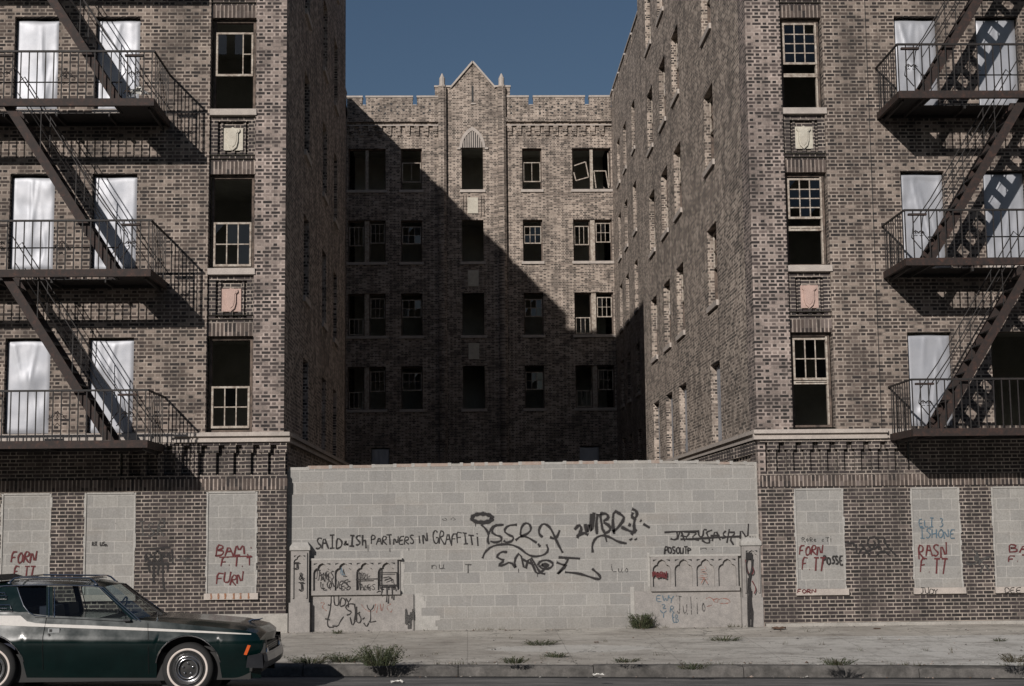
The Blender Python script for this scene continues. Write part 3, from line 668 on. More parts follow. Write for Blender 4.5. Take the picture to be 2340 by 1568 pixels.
# ------------------------------------------------------------------ rear block
def rearblock():
    root = rear; b = MB().mat('brick_far'); F = BACK
    top = 19.07; px0, px1 = -1.05, 1.58
    fl = [(z, z+1.69) for z in (3.5, 6.45, 9.36, 12.31, 15.23)]
    colA = [(2.26, 3.045), (-2.60, -1.75)]; colB = [(4.27, 5.82), (-4.7, -3.2)]
    holes = [(a, c, z, h, .25) for z, h in fl for a, c in colA+colB if not (z < 4)]
    holes += [(-.164, .69, z, h+(.04 if z > 15 else 0), .25) for z, h in fl if z > 4]
    tins = [(-3.773, -3.057), (4.389, 5.163)]
    holes += [(a, c, 3.2, 4.95, .25) for a, c in tins] + [(-.5, 1.1, -.1, 3.0, .5)]
    b.panel(F, XL2, XR2, -.1, 17.3, holes)
    # parapet above with corbel table
    b.panel(F, XL2, px0, 17.3, 18.68); b.panel(F, px1, XR2, 17.3, 18.68)
    b.panel(F, px0, px1, 17.3, 19.44)
    b.prism(F, [(-.55, 19.44), (1.15, 19.44), (.306, 20.45)], 0, .3)
    b.fbox(F, px0, px1, 17.3, 19.438, .05, .3)
    mer = [(XL2, -4.14), (-3.99, -2.12), (-1.94, px0+.0), (px1, 2.54), (2.74, 4.81), (5.0, XR2)]
    for a, c in mer: b.fbox(F, a, c, 18.681, top-.05, -.03, .3)
    b.fbox(F, XL2+.01, px0, 18.0, 18.68, -.031, .3); b.fbox(F, px1, XR2-.01, 18.0, 18.68, -.031, .3)
    # projecting dark courses and dentils
    for (a, c) in ((XL2+.01, px0), (px1, XR2-.01)):
        b.fbox(F, a, c, 17.98, 18.16, -.16, .1); b.mat('stone'); b.fbox(F, a, c, 17.83, 17.87, -.11, .1); b.mat('brick_far'); b.fbox(F, a, c, 17.87, 17.979, -.05, .1)
        u = a+.1
        while u < c-.25:
            b.fbox(F, u, u+.19, 17.60, 17.83, -.10, .05); b.fbox(F, u+.05, u+.19, 17.44, 17.60, -.06, .05); u += .37
    b.mat('black')
    for (a, c) in mer:       # chequer of sunk headers
        u = a+.22; q = 0
        while u < c-.25:
            for r in range(2): b.fbox(F, u, u+.085, 18.32+r*.26+(q % 2)*.13, 18.40+r*.26+(q % 2)*.13, -.034, -.03)
            u += .25; q += 1
    b.build('front_wall', root)
    s = MB().mat('stone')
    for a, c in mer: s.fbox(F, a-.02, c+.02, top-.05, top+.02, -.06, .32)
    for i in range(len(mer)-1):
        if mer[i][1] < px0-.2 or mer[i][0] >= px1: s.fbox(F, mer[i][1]+.02, mer[i+1][0]-.02, 18.681, 18.72, -.06, .32)
    s.build('coping', root)
    # gable coping
    s = MB().mat('stone')
    for (p, q) in (((-.60, 19.42), (.306, 20.50)), ((1.21, 19.42), (.306, 20.50))):
        a, c = F(p[0], p[1], .12), F(q[0], q[1], .12); s.bar(a, c, .38, .075, (0, 1, 0)) if False else s.bar(a, c, .40, .07)
    for a, c in ((px0-.20, -.56), (1.17, px1+.25)): s.fbox(F, a, c, 19.44, 19.51, -.06, .3)
    s.mat('brick_far'); s.fbox(F, px1, px1+.22, 18.7, 19.438, -.034, .3); s.fbox(F, px0-.17, px0, 18.7, 19.438, -.034, .3)
    s.build('gable_coping', root)
    # pilasters and pinnacles
    for u in (-.93, 1.46):
        p = MB().mat('brick_far')
        oc = [(u+.17*math.cos(PI/8+k*PI/4), .17*math.sin(PI/8+k*PI/4)-.10) for k in range(8)]
        p.idx([F(a, z, w) for z in (3.2, 19.43) for a, w in oc], [(i, (i+1) % 8, 8+(i+1) % 8, 8+i) for i in range(8)] + [tuple(range(8)), tuple(range(15, 7, -1))])
        p.build('pilaster', root)
        p = MB().mat('stone'); r = .115
        rings = [(19.435, r*1.35), (19.51, r*1.35), (19.512, r), (19.80, r*1.02), (19.84, r*.8), (20.0, .02)]
        p.idx([F(u+rr*math.cos(k*PI/4), z, rr*math.sin(k*PI/4)-.05) for z, rr in rings for k in range(8)], [(i*8+k, i*8+(k+1) % 8, (i+1)*8+(k+1) % 8, (i+1)*8+k) for i in range(5) for k in range(8)])
        p.build('pinnacle', root)
    # slit in the gable
    p = MB().mat('black'); p.fbox(F, .255, .335, 18.83, 19.5, -.004, .02); p.mat('stone'); p.fbox(F, .22, .42, 18.73, 18.78, -.05, .02); p.build('slit', root)
    # pointed arch over the middle window
    p = MB().mat('stone'); cx = .27; w0, h0, z0 = .52, .86, 16.94
    def arch(hw, hh, n=10):
        r = (hw*hw+hh*hh)/(2*hw); pts = []
        a1 = math.asin(hh/r)
        for i in range(n+1): a = a1*i/n; pts.append((cx+hw-r+r*math.cos(a), z0+r*math.sin(a)))
        return pts + [(2*cx-q[0], q[1]) for q in pts[-2::-1]]
    o, i_ = arch(w0, h0), arch(w0-.11, h0-.15)
    p.idx([F(a, z, -.06) for a, z in o] + [F(a, z, -.06) for a, z in i_] + [F(a, z, .05) for a, z in o] + [F(a, z, .05) for a, z in i_],
          [(k, k+1, len(o)+k+1, len(o)+k) for k in range(len(o)-1)] + [(2*len(o)+k, 2*len(o)+k+1, k+1, k) for k in range(len(o)-1)] + [(len(o)+k, len(o)+k+1, 3*len(o)+k+1, 3*len(o)+k) for k in range(len(o)-1)])
    for du in (-.58, .53): p.fbox(F, cx+du-.03, cx+du+.10, 16.87, 16.95, -.08, .02)
    p.build('arch_hood', root)
    p = MB().mat('stone')
    for k in range(-4, 5):
        h = max(.1, (h0-.18)*math.sqrt(max(0, 1-(abs(k)/4.7)**1.5))); p.fbox(F, cx+k*.085-.022, cx+k*.085+.022, 16.95, 16.95+h, -.035, .0)
    p.mat('black'); p.prism(F, [(a, z) for a, z in arch(w0-.12, h0-.16, 6)], -.006, .0); p.build('blind_tracery', root)
    # windows
    f12 = {(i, j) for i in range(3) for j in range(2)}
    for z, h in fl:
        for ci, (a, c) in enumerate(colA):
            if z < 4: continue
            if z > 15: S = [(.20, .68, 2, 1, (), ())]
            else: S = [(.44, .86, 3, 2, f12-{(0, 1)}, ())]
            window(root, F, a, c, z, h, S, .14, sill=(.06, .11, .06), sillmat='stone')
        for ci, (a, c) in enumerate(colB):
            if z < 4: continue
            m = (a+c)/2
            if z > 15:
                o = window(root, F, a, c, z, h, [], .14, sill=(.06, .11, .06), lb='double window with loose tilted sash frames')
                s = MB().mat('wood')
                if ci == 0:
                    def q(px, py, px2, py2, t=.045): s.bar(at(px, py, 32.12), at(px2, py2, 32.12), .04, t, (0, 1, 0))
                    q(1312, 379, 1338, 370); q(1338, 370, 1345, 405); q(1345, 405, 1316, 413); q(1316, 413, 1311, 394)
                    q(1357, 391, 1384, 391); q(1357, 391, 1362, 430); q(1384, 391, 1391, 430); q(1389, 350, 1392, 425, .05)
                s.fbox(F, m-.06, m+.06, z, h-.05, .06, .12); s.build('loose_sash', o)
            else:
                up = z > 12
                S1 = [(.40, .86, 3, 2, {(0, 1)}, {('r', 1)})] if up else ([(.03, .42, 3, 1, {(1, 0)}, ())])
                S2 = [(.46, .93, 3, 2, {(0, 1), (1, 1), (0, 0)}, ())] if up else [(.42, .9, 3, 2, {(0, 1), (1, 1)}, ())]
                for (q0, q1, S) in ((a, m-.09, S1), (m+.09, c, S2)): window(root, F, q0, q1, z, h, S, .14)
                s = MB().mat('wood'); s.fbox(F, m-.089, m+.089, z, h, .05, .2); s.build('mullion', root)
                s = MB().mat('stone'); s.fbox(F, a-.06, c+.06, z-.11, z, -.06, .2); s.build('sill', root)
        if z > 4:
            s = MB().mat('stone'); s.fbox(F, -.24, .78, z-.11, z, -.06, .2); s.build('sill', root)
        if 6 < z < 15.0:
            s = MB().mat('cream'); s.fbox(F, .06, .48, z+1.96, z+2.6, -.03, .01); s.mat('brick_far')
            for u in (-.16, -.05, .56, .66): s.fbox(F, u, u+.05, z+1.85, z+2.7, -.05, .01)
            s.build('shield_plaque', root)
    for a, c in tins: sheet(root, F, a, c, 3.2, 4.95, .08, 5, int(a*9), 'sheet metal over a ground floor opening')
    p = MB().mat('black'); p.fbox(F, -.45, 1.05, -.1, 2.9, .3, .35); p.build('entrance_door', root)
    p = MB().mat('stone')
    for a, c in ((-.75, -.5), (1.1, 1.35)): p.fbox(F, a, c, -.1, 3.0, -.1, .01)
    p.fbox(F, -.8, 1.4, 3.0, 3.3, -.14, .01); p.build('entrance_surround', root)
    b = MB().mat('plaster')
    for z, h in fl:
        lo, hi = z-.85, z+2.05
        b.face([F(XL2+.1, lo, 3), F(XR2-.1, lo, 3), F(XR2-.1, hi, 3), F(XL2+.1, hi, 3)])
        for hh in (lo, hi): b.face([F(XL2+.1, hh, .01), F(XR2-.1, hh, .01), F(XR2-.1, hh, 3), F(XL2+.1, hh, 3)])
    b.build('interior', root)
    b = MB().mat('roof'); b.face([F(XL2, 18.1, .02), F(XR2, 18.1, .02), F(XR2, 18.1, 10), F(XL2, 18.1, 10)]); b.build('roof', root)
    b = MB().mat('brick'); b.face([F(XL2, -.1, 10), F(XR2, -.1, 10), F(XR2, 18.5, 10), F(XL2, 18.5, 10)]); b.build('back_wall', root)
rearblock()

# expansion joint on the right front
b = MB().mat('black'); b.fbox(FRONT, 7.515, 7.527, 3.53, 18.5, -.003, .01); b.build('expansion_joint', wingR)

# ------------------------------------------------------------------ fire escapes
PY = -1.45
def scroll(mb, c, s, flip=1, r=.006):
    """small wrought iron scroll in the plane of the rail"""
    for sx in (-1, 1):
        pts = []
        for i in range(15):
            t = i/14; a = t*1.6*PI; q = .055*(1-.6*t)
            pts.append((c[0]+sx*(.075+q*math.cos(a)-.05)*s, c[1], c[2]+(q*math.sin(a)+.02)*s*flip))
        mb.tube(pts, r, 4)
        mb.tube([(c[0], c[1], c[2]+.10*s*flip), (c[0]+sx*.05*s, c[1], c[2]+.03*s*flip), (c[0]+sx*.12*s, c[1], c[2]-.005*flip)], r, 4)
        mb.tube([(c[0], c[1], c[2]-.05*s*flip), (c[0]+sx*.03*s, c[1], c[2]-.09*s*flip), (c[0]+sx*.06*s, c[1], c[2]-.06*s*flip)], r, 4)
def fire_escape(name, lb, x0, x1, zs, stair, hole, endx, endside):
    root = thing(name, (x0 if endside < 0 else x1, 0, zs[0]), lb, 'fire escape', 'iron fire escapes on the street fronts')
    for k, z in enumerate(zs):
        p = MB().mat('iron')
        # rim channels
        p.box(x0, x1, PY, PY+.05, z-.12, z+.01); p.box(x0+.002, x1-.002, PY+.05, PY+.09, z-.118, z-.105)
        for xe in (x0, x1): p.box(xe-.0 if xe == x0 else xe-.05, xe+.05 if xe == x0 else xe, PY+.052, -.003, z-.118, z+.005)
        p.mat('iron_dark'); p.box(x0+.06, x1-.06, -.06, -.012, z-.10, z-.01)
        # cross bearers
        x = x0+.5
        while x < x1-.2:
            p.box(x-.02, x+.02, PY+.76 if (hole and k and hole[0] < x < hole[1]) else PY+.06, -.06, z-.10, z-.045); x += .93
        # bar grating running along the front, with the stair opening left out
        y = PY+.085
        while y < -.09:
            inh = hole and k > 0 and hole[2]-.06 < y < hole[3]
            segs = [(x0+.05, hole[0]), (hole[1], x1-.05)] if inh else [(x0+.05, x1-.05)]
            for a, c in segs:
                if c > a: p.box(a, c, y, y+.0475, z-.044, z-.034)
            y += .0575
        if hole and k: p.box(hole[0]-.02, hole[0]+.02, hole[2]-.03, hole[3]+.03, z-.06, z-.045); p.box(hole[1]-.02, hole[1]+.02, hole[2]-.03, hole[3]+.03, z-.06, z-.045)
        # brackets back to the wall, under the ends
        for xb in (x0+.12, x1-.12):
            p.bar((xb, PY+.15, z-.12), (xb, -.02, z-.16), .03, .05)
        pl = p.build('platform', root)
        r = MB().mat('iron_dark'); H = .86
        r.bar((x0, PY+.02, z+H), (x1, PY+.02, z+H), .04, .032); r.bar((x0, PY+.02, z+.09), (x1, PY+.02, z+.09), .012, .02) if False else None
        x = x0+.02; i = 0
        while x < x1:
            r.bar((x, PY+.02, z), (x, PY+.02, z+H), .018, .018, (0, 1, 0)); x += .142; i += 1
        for xe in (x0+.012, x1-.012):
            r.bar((xe, PY+.02, z+H), (xe, -.01, z+H), .03, .028)
            y = PY+.15
            while y < -.03: r.bar((xe, y, z), (xe, y, z+H), .014, .014, (0, 1, 0)); y += .142
        # scroll ornaments and small plates under the rail
        for xo in [endx - endside*(.30+1.13*q) for q in range(6)]:
            if not (x0+.1 < xo < x1-.1): continue
            q = [endx - endside*(.30+1.13*j) for j in range(6)].index(xo)
            if q % 2 == 0:
                r.mat('iron'); r.box(xo-.22, xo+.10, PY-.01, PY+.06, z+H-.095, z+H-.06); r.mat('iron_dark')
                for dx in (-.10, 0.0): scroll(r, (xo+dx, PY+.02, z+.45), .55)
            else: scroll(r, (xo-.1, PY+.02, z+.38), 1.35)
        if k and hole:       # guard rail round the stair opening
            hx = [max(hole[0], x0), min(hole[1], x1)] if endside > 0 else [min(hole[1], x1), max(hole[0], x0)]
            r.tube([(hx[0]+endside*.55, hole[3], z), (hx[0]+endside*.55, hole[3], z+.42), (hx[0]+endside*.60, hole[3], z+.50), (hx[0]+endside*.70, hole[3], z+.52), (hx[1], hole[3], z+.52), (hx[1]-endside*.0, hole[3], z)], .013, 5)
        r.build('railing', pl)
    # stairs between platforms
    xb, slope, top_extra, y0, y1 = stair
    for k in range(len(zs)-1):
        zb, zt = zs[k], zs[k+1]-.02
        s = MB().mat('iron'); dx = (zt-zb)*slope
        A, B = (xb, zb+.02), (xb+dx, zt)
        for yy in (y0, y1): s.bar((A[0], yy, A[1]), (B[0], yy, B[1]), .022, .145, (0, 1, 0)) if False else s.prism(Fr((0, yy, 0), (1, 0, 0), (0, 1, 0)), [(A[0]-.09*(1 if dx > 0 else -1), A[1]), (A[0]+.09*(1 if dx > 0 else -1), A[1]), (B[0]+.09*(1 if dx > 0 else -1), B[1]), (B[0]-.09*(1 if dx > 0 else -1), B[1])], 0, .02)
        n = 11; s.mat('iron_dark')
        for i in range(1, n+1):
            t = i/(n+1.0); x, z = A[0]+(B[0]-A[0])*t, A[1]+(B[1]-A[1])*t
            s.box(x-.085, x+.085, y0+.021, y1-.001, z-.012, z+.012)
        st = s.build('stair', root)
        h = MB().mat('iron_dark'); sg = 1 if dx > 0 else -1
        for yy in (y0+.01, y1+.01):
            a = Vector((A[0], yy, A[1]+.1)); d = Vector((B[0]-A[0], 0, B[1]-A[1])); u = Vector((0, 0, .74))
            pts = [a+d*.02+Vector((0, 0, 0))+Vector((-sg*.02, 0, .12)), a+d*.03+Vector((-sg*.20, 0, .30)), a+d*.05+Vector((-sg*.2, 0, .50)), a+d*.12+u, a+d*.5+u, a+d*.93+u, a+d*.98+Vector((0, 0, .5))]
            h.tube(pts, .0105, 5)
            h.tube([a+d*.12+u*.5+Vector((-sg*.03, 0, 0)), a+d*.9+u*.5], .008, 4)
            for t in (.35, .68): h.bar(a+d*t, a+d*t+u, .014, .014, (0, 1, 0))
        h.build('handrail', st)
    return root
sl = .667*1.0
zl = [3.33, 6.27, 9.28, 12.29]
xb = at(262, 612, PY+.25).x
fire_escape('fire_escape', 'iron fire escape at left with stairs slanting down to the right past bright metal sheets', -10.6, -5.42, zl, (xb, -.64, 0, PY+.12, PY+.70), (-9.1, -6.15, PY+.12, PY+.74), -5.42, 1)
xb2 = at(2140, 992, PY+.25).x
fire_escape('fire_escape', 'iron fire escape at right with stairs slanting down to the left past dull metal sheets', 7.66, 13.0, [3.41, 6.39, 9.39, 12.38], (xb2, .62, 0, PY+.12, PY+.70), (8.3, 11.4, PY+.12, PY+.74), 7.66, -1)

# ------------------------------------------------------------------ block wall across the court, gate stones
WY = .17
bw = thing('block_wall', (1.06, WY, 0), 'tall grey concrete block wall closing the courtyard, covered in big black tags', 'wall')
b = MB().mat('block')
tops = [(-3.25, 2.915), (-3.145, 2.944), (-1.6, 2.965), (.087, 2.977), (1.7, 2.99), (3.343, 2.992), (4.3, 2.97), (5.275, 2.935)]
for (a, c) in zip(tops[:-1], tops[1:]):
    b.idx([(a[0], WY, -.05), (c[0], WY, -.05), (c[0], WY, c[1]-.06), (a[0], WY, a[1]-.06), (a[0], WY+.2, -.05), (c[0], WY+.2, -.05), (c[0], WY+.2, c[1]-.06), (a[0], WY+.2, a[1]-.06)], [(0, 1, 2, 3), (5, 4, 7, 6)])
b.build('blockwork', bw)
b = MB(); random.seed(5); x = -3.22      # thin top course of broken brick and mortar
M['redbrick'] = stone('old_red_brick', (.30, .22, .18), (.36, .31, .27), 8)
def topz(x):
    for a, c in zip(tops[:-1], tops[1:]):
        if a[0] <= x <= c[0]: return a[1] + (c[1]-a[1])*(x-a[0])/(c[0]-a[0])
    return tops[-1][1]
while x < 5.2:
    L = random.uniform(.2, .42); z = topz(x)
    b.mat(random.choice(['redbrick', 'redbrick', 'mortar', 'conc'])); b.box(x, min(x+L-.004, 5.27), WY-.004, WY+.2, z-.0598, z-.008+random.uniform(-.008, .008))
    b.mat('mortar'); b.box(x+L-.03, min(x+L+.03, 5.272), WY-.007, WY+.202, z-.0597, z+.004); x += L
b.build('top_course', bw)
b = MB().mat('mortar'); z = 0.0; random.seed(9)
while z < 2.9:
    h = random.uniform(.05, .15); b.box(5.225-random.random()*.03, 5.278, WY-.006, WY+.05, z, min(z+h, 2.93)); z += h
# pale smear beside the stone at each side of the old gateway
z = .0
while z < 1.3:
    h = random.uniform(.06, .14)
    if z > .62: b.box(-1.215, -1.17+random.random()*.03, WY-.005, WY+.02, z, z+h)
    else: b.box(-.95, -.86+random.random()*.10+(.25 if z < .2 else 0), WY-.005, WY+.02, z, z+h)
    z += h
z = 0
while z < 1.25:
    h = random.uniform(.06, .14); b.box(3.22 if z > .6 else 2.90, 3.262 if z > .6 else 2.972, WY-.005, WY+.02, z, z+h); z += h
b.build('mortar_smear', bw)

def gate_pier(x0, x1, lb, seed, drips=False):
    root = thing('gate_pier', ((x0+x1)/2, 0, 0), lb, 'gate pier', 'stone piers of the old gateway')
    b = MB().mat('cast'); yf, yb = .0, .168
    b.box(x0-.03, x1+.02, yf-.02, yb, -.06, .52); b.box(x0, x1, yf, yb, .52, 1.44)
    b.build('shaft', root)
    c = MB().mat('mortar'); c.box(x0-.02, x1+.02, yf-.03, yb, 1.44, 1.50); c.idx([(x0-.02, yf-.03, 1.50), (x1+.02, yf-.03, 1.50), (x1+.02, yb, 1.50), (x0-.02, yb, 1.50), (x0+.03, yf+.03, 1.58), (x1-.03, yf+.03, 1.58), (x1-.03, yb, 1.58), (x0+.03, yb, 1.58)], [(0, 1, 5, 4), (1, 2, 6, 5), (3, 0, 4, 7), (4, 5, 6, 7)]); c.build('cap', root)
    t = MB().mat('cast'); arch_panel(t, Fr((0, yf, 0), (1, 0, 0), (0, 1, 0)), x0+.03, x1-.03, .60, 1.40, 1, .035); t.build('tracery', root)
    return root
def arch_panel(t, F, u0, u1, v0, v1, n, dep, proud=None):
    """raised stone face with n cusped arches sunk in it; built as face slabs around the openings"""
    w = (u1-u0)/n; pr = -dep
    for k in range(n):
        a, c = u0+w*k, u0+w*(k+1); m = w*.09; il, ir = a+m, c-m; cx = (a+c)/2
        t.fbox(F, a, il, v0, v1, pr, 0); t.fbox(F, ir, c, v0, v1, pr, 0)
        hs = w*.75; zt = v1-.045; zs = zt-hs*.62
        # curve of the arch left side: shoulder, cusp, apex
        pts = [(il, zs), (il+w*.03, zs+hs*.16), (il+w*.12, zs+hs*.27), (il+w*.20, zs+hs*.30), (il+w*.21, zs+hs*.40), (il+w*.27, zs+hs*.52), (cx, zs+hs*.62)]
        for s_ in (0, 1):
            q = pts if s_ == 0 else [(a+c-x, z) for x, z in pts]
            for i in range(len(q)-1):
                (x1_, z1_), (x2_, z2_) = q[i], q[i+1]
                t.idx([F(x1_, z1_, pr), F(x2_, z2_, pr), F(x2_, v1, pr), F(x1_, v1, pr), F(x1_, z1_, 0), F(x2_, z2_, 0)], [(0, 1, 2, 3), (0, 4, 5, 1)])
        t.face([F(il, v1, pr), F(ir, v1, pr), F(ir, v1, 0), F(il, v1, 0)])
        t.mat('black')
        for sx in (-1, 1):           # little sunk spandrels
            xx = cx+sx*w*.33; t.prism(F, [(xx-sx*.045*w*3, v1-.05), (xx+sx*.02*w*3, v1-.05), (xx+sx*.02*w*3, v1-.085)], pr-.001, pr+.002)
        t.mat('cast')
st_ = MB().mat('sp_faint')
random.seed(12)
for k in range(16): x = -1.14+random.random()*.13; zz = random.uniform(.02, .28); ribbon_q = [(x, zz+.16), (x+.02, zz), (x-.01, zz-.02)]; st_.fbox(FRONT, x, x+.03+random.random()*.03, zz, zz+random.uniform(.05, .2), WY-.0375-k*.0003, WY-.036-k*.0003)
gate_pier(-3.155, -2.835, 'short stone gate pier beside the left building, tagged J & J', 1)
gate_pier(4.905, 5.235, 'short stone gate pier beside the right building, streaked with black drips', 2)
def parapet(x0, x1, xb0, xb1, lb):
    root = thing('stone_balustrade', ((x0+x1)/2, WY, 0), lb, 'stone panel', 'carved stone panels of the old gateway')
    b = MB().mat('cast'); b.box(xb0, xb1, WY-.035, WY-.001, -.05, .64); b.build('base', root)
    b = MB().mat('cast'); b.box(x0, x1, WY-.03, WY-.001, .6405, 1.29)
    b.mat('mortar'); b.box(x0-.02, x1+.03, WY-.095, WY-.031, 1.255, 1.292); b.mat('cast')
    arch_panel(b, Fr((0, WY-.03, 0), (1, 0, 0), (0, 1, 0)), x0, x1-.05 if x0 < 0 else x1-.02, .72, 1.254, 4, .06)
    b.box(x0, x1, WY-.09, WY-.0305, .6405, .7195)
    b.build('arcade', root); return root
balL = parapet(-2.80, -1.22, -2.80, -.985, 'carved stone panel with four little arches at left, scrawled JAMES LOVES JUDY')
lab(st_.build('soot_stain', balL), 'soot stain at the end of the stone base')
balR = parapet(3.265, 4.86, 2.975, 4.88, 'carved stone panel with four little arches at right, scrawled Julio')

# ------------------------------------------------------------------ graffiti
FONT = {
'A': [[(0, 0), (.4, 1), (.8, 0)], [(.15, .4), (.65, .4)]], 'B': [[(.05, 0), (.05, 1), (.6, .85), (.55, .6), (.05, .5), (.7, .4), (.65, .1), (.05, 0)]], 'C': [[(.75, .85), (.4, 1), (.1, .7), (.1, .25), (.4, 0), (.75, .15)]],
'D': [[(.05, 0), (.05, 1), (.5, .95), (.8, .6), (.7, .15), (.05, 0)]], 'E': [[(.7, 1), (.1, .95), (.05, 0), (.7, .05)], [(.05, .5), (.55, .5)]], 'F': [[(.05, 0), (.1, 1), (.8, .95)], [(.05, .5), (.6, .5)]],
'G': [[(.75, .85), (.4, 1), (.05, .7), (.1, .2), (.45, 0), (.8, .15), (.8, .45), (.45, .45)]], 'H': [[(.05, 0), (.05, 1)], [(.05, .5), (.7, .55)], [(.7, 0), (.72, 1)]], 'I': [[(.1, 1), (.7, 1)], [(.4, 1), (.38, 0)], [(.05, 0), (.7, 0)]],
'i': [[(.3, .7), (.3, 0)], [(.28, .95), (.33, 1)]], 'J': [[(.1, 1), (.8, 1)], [(.5, 1), (.48, .15), (.3, 0), (.05, .15)]], 'K': [[(.05, 0), (.05, 1)], [(.7, 1), (.08, .5), (.75, 0)]], 'L': [[(.08, 1), (.05, 0), (.7, .05)]],
'M': [[(0, 0), (.1, 1), (.42, .3), (.75, 1), (.85, 0)]], 'N': [[(.05, 0), (.05, 1), (.7, 0), (.75, 1)]], 'O': [[(.4, 1), (.05, .65), (.1, .2), (.4, 0), (.75, .25), (.72, .75), (.4, 1)]], 'P': [[(.05, -.05), (.05, 1), (.65, .9), (.65, .55), (.05, .45)]],
'R': [[(.05, 0), (.05, 1), (.65, .9), (.6, .55), (.05, .5), (.75, -.05)]], 'S': [[(.7, .9), (.35, 1), (.08, .78), (.35, .52), (.68, .3), (.4, 0), (.05, .1)]], 'T': [[(0, 1), (.8, 1)], [(.4, 1), (.4, 0)]],
'U': [[(.05, 1), (.08, .15), (.4, 0), (.72, .15), (.75, 1)]], 'V': [[(0, 1), (.35, 0), (.75, 1)]], 'W': [[(0, 1), (.2, 0), (.42, .7), (.62, 0), (.85, 1)]], 'X': [[(.05, 0), (.75, 1)], [(.05, 1), (.75, 0)]], 'Y': [[(0, 1), (.38, .5), (.75, 1)], [(.38, .5), (.3, -.1)]],
'Z': [[(.05, 1), (.7, 1), (.05, 0), (.75, 0)]], '&': [[(.8, 0), (.2, .75), (.4, 1), (.55, .75), (.1, .3), (.3, 0), (.75, .4)]], '.': [[(.3, .02), (.36, .06)]], '3': [[(.1, 1), (.65, .9), (.3, .55), (.7, .3), (.3, 0), (.05, .1)]],
'h': [[(.08, 1.15), (.1, 0)], [(.1, .4), (.4, .6), (.6, .4), (.62, -.3)]], 'l': [[(.3, 1), (.3, 0)]], 'u': [[(.05, .6), (.1, .05), (.5, .1), (.55, .6)], [(.55, .1), (.65, 0)]], 'o': [[(.3, .6), (.05, .3), (.3, 0), (.6, .3), (.3, .6)]], 'n': [[(.08, .6), (.08, 0)], [(.08, .4), (.35, .6), (.6, .4), (.6, 0)]], 'e': [[(.05, .3), (.55, .35), (.3, .6), (.05, .3), (.3, 0), (.6, .1)]], '+': [[(.1, .5), (.6, .5)], [(.35, .75), (.35, .25)]], '2': [[(.1, .8), (.4, 1), (.65, .7), (.1, 0), (.75, .05)]]}
_off = [0]
def ribbon(mb, pts, width, y):
    """a flat stroke of paint lying on the wall (plane y)"""
    if len(pts) < 2: return
    P = []
    for a, c in zip(pts[:-1], pts[1:]):
        P.append(a)
    P.append(pts[-1])
    for _ in range(1):           # round the corners once
        if len(P) > 2:
            Q = [P[0]]
            for a, c in zip(P[:-1], P[1:]): Q += [(a[0]*.75+c[0]*.25, a[1]*.75+c[1]*.25), (a[0]*.25+c[0]*.75, a[1]*.25+c[1]*.75)]
            P = Q + [P[-1]]
    _off[0] = (_off[0]+1) % 17
    core = mb.ms[mb.cur]; ov = {M['sp_black']: M['ov_black'], M['sp_red']: M['ov_red']}.get(core)
    for (mt, kk, yy) in (((ov, 1.55, y-.0005-_off[0]*.0001),) if ov else ()) + ((core, 1.06, y-.0025-_off[0]*.00025),):
        mb.mat(mt); strip(mb, P, width*kk, yy)
def strip(mb, P, width, yy):
    L, Rr = [], []
    n = len(P)
    for i, p in enumerate(P):
        a, c = P[max(i-1, 0)], P[min(i+1, n-1)]; dx, dz = c[0]-a[0], c[1]-a[1]; l = math.hypot(dx, dz) or 1
        w = width/2*(1+.25*math.sin(i*1.7+P[0][0]*9)); nx, nz = -dz/l*w, dx/l*w
        L.append((p[0]+nx, yy, p[1]+nz)); Rr.append((p[0]-nx, yy, p[1]-nz))
    mb.idx(L+Rr, [(i, i+1, n+i+1, n+i) for i in range(n-1)])
def text(mb, s, x0, x1, y0, y1, Y, width=.02, slant=0.0, jit=.06, rise=0.0):
    """s fitted in the photo box x0..x1, y0 (top)..y1 (baseline)"""
    A, B = at(x0, y1, Y), at(x1, y1+rise, Y); h = at(x0, y0, Y).z - A.z; n = len(s); cw = (B.x-A.x)/n
    rnd = random.Random(hash(s) % 9999 if False else sum(ord(k)*(i+3) for i, k in enumerate(s)))
    for i, ch in enumerate(s):
        if ch == ' ' or ch not in FONT: continue
        ox = A.x+cw*i; oz = A.z+(B.z-A.z)*i/n + rnd.uniform(-jit, jit)*h; sc = rnd.uniform(.85, 1.15); tl = rnd.uniform(-.12, .12)
        for st in FONT[ch]:
            ribbon(mb, [(ox+cw*1.02*q[0]*1.12+(slant+tl)*q[1]*h+rnd.uniform(-.05, .05)*cw, oz+q[1]*h*sc+rnd.uniform(-.05, .05)*h) for q in st], width, Y)
def zmap(x0, y0, s, Y):
    def f(pts): 
        out = []
        for p in pts:
            q = at((x0+p[0]/s)/1.641, (y0+p[1]/s)/1.641, Y); out.append((q.x, q.z))
        return out
    return f
def graf(parent, mat, lb, texts=(), lines=(), Y=WY, z=None, width=.03):
    b = MB().mat(mat)
    for t in texts: text(b, *t[:5], Y, *t[5:])
    for l in lines:
        w = width
        if isinstance(l, tuple) and isinstance(l[0], float): w, l = l
        ribbon(b, z(l), w, Y)
    return lab(b.build('graffiti', parent), lb)
z1 = zmap(1050, 1650, 1.699, WY); z2 = zmap(2000, 1650, 1.699, WY)
px = lambda x: (1050+x/1.699)/1.641
py = lambda y: (1650+y/1.699)/1.641
B_ = 'sp_black'
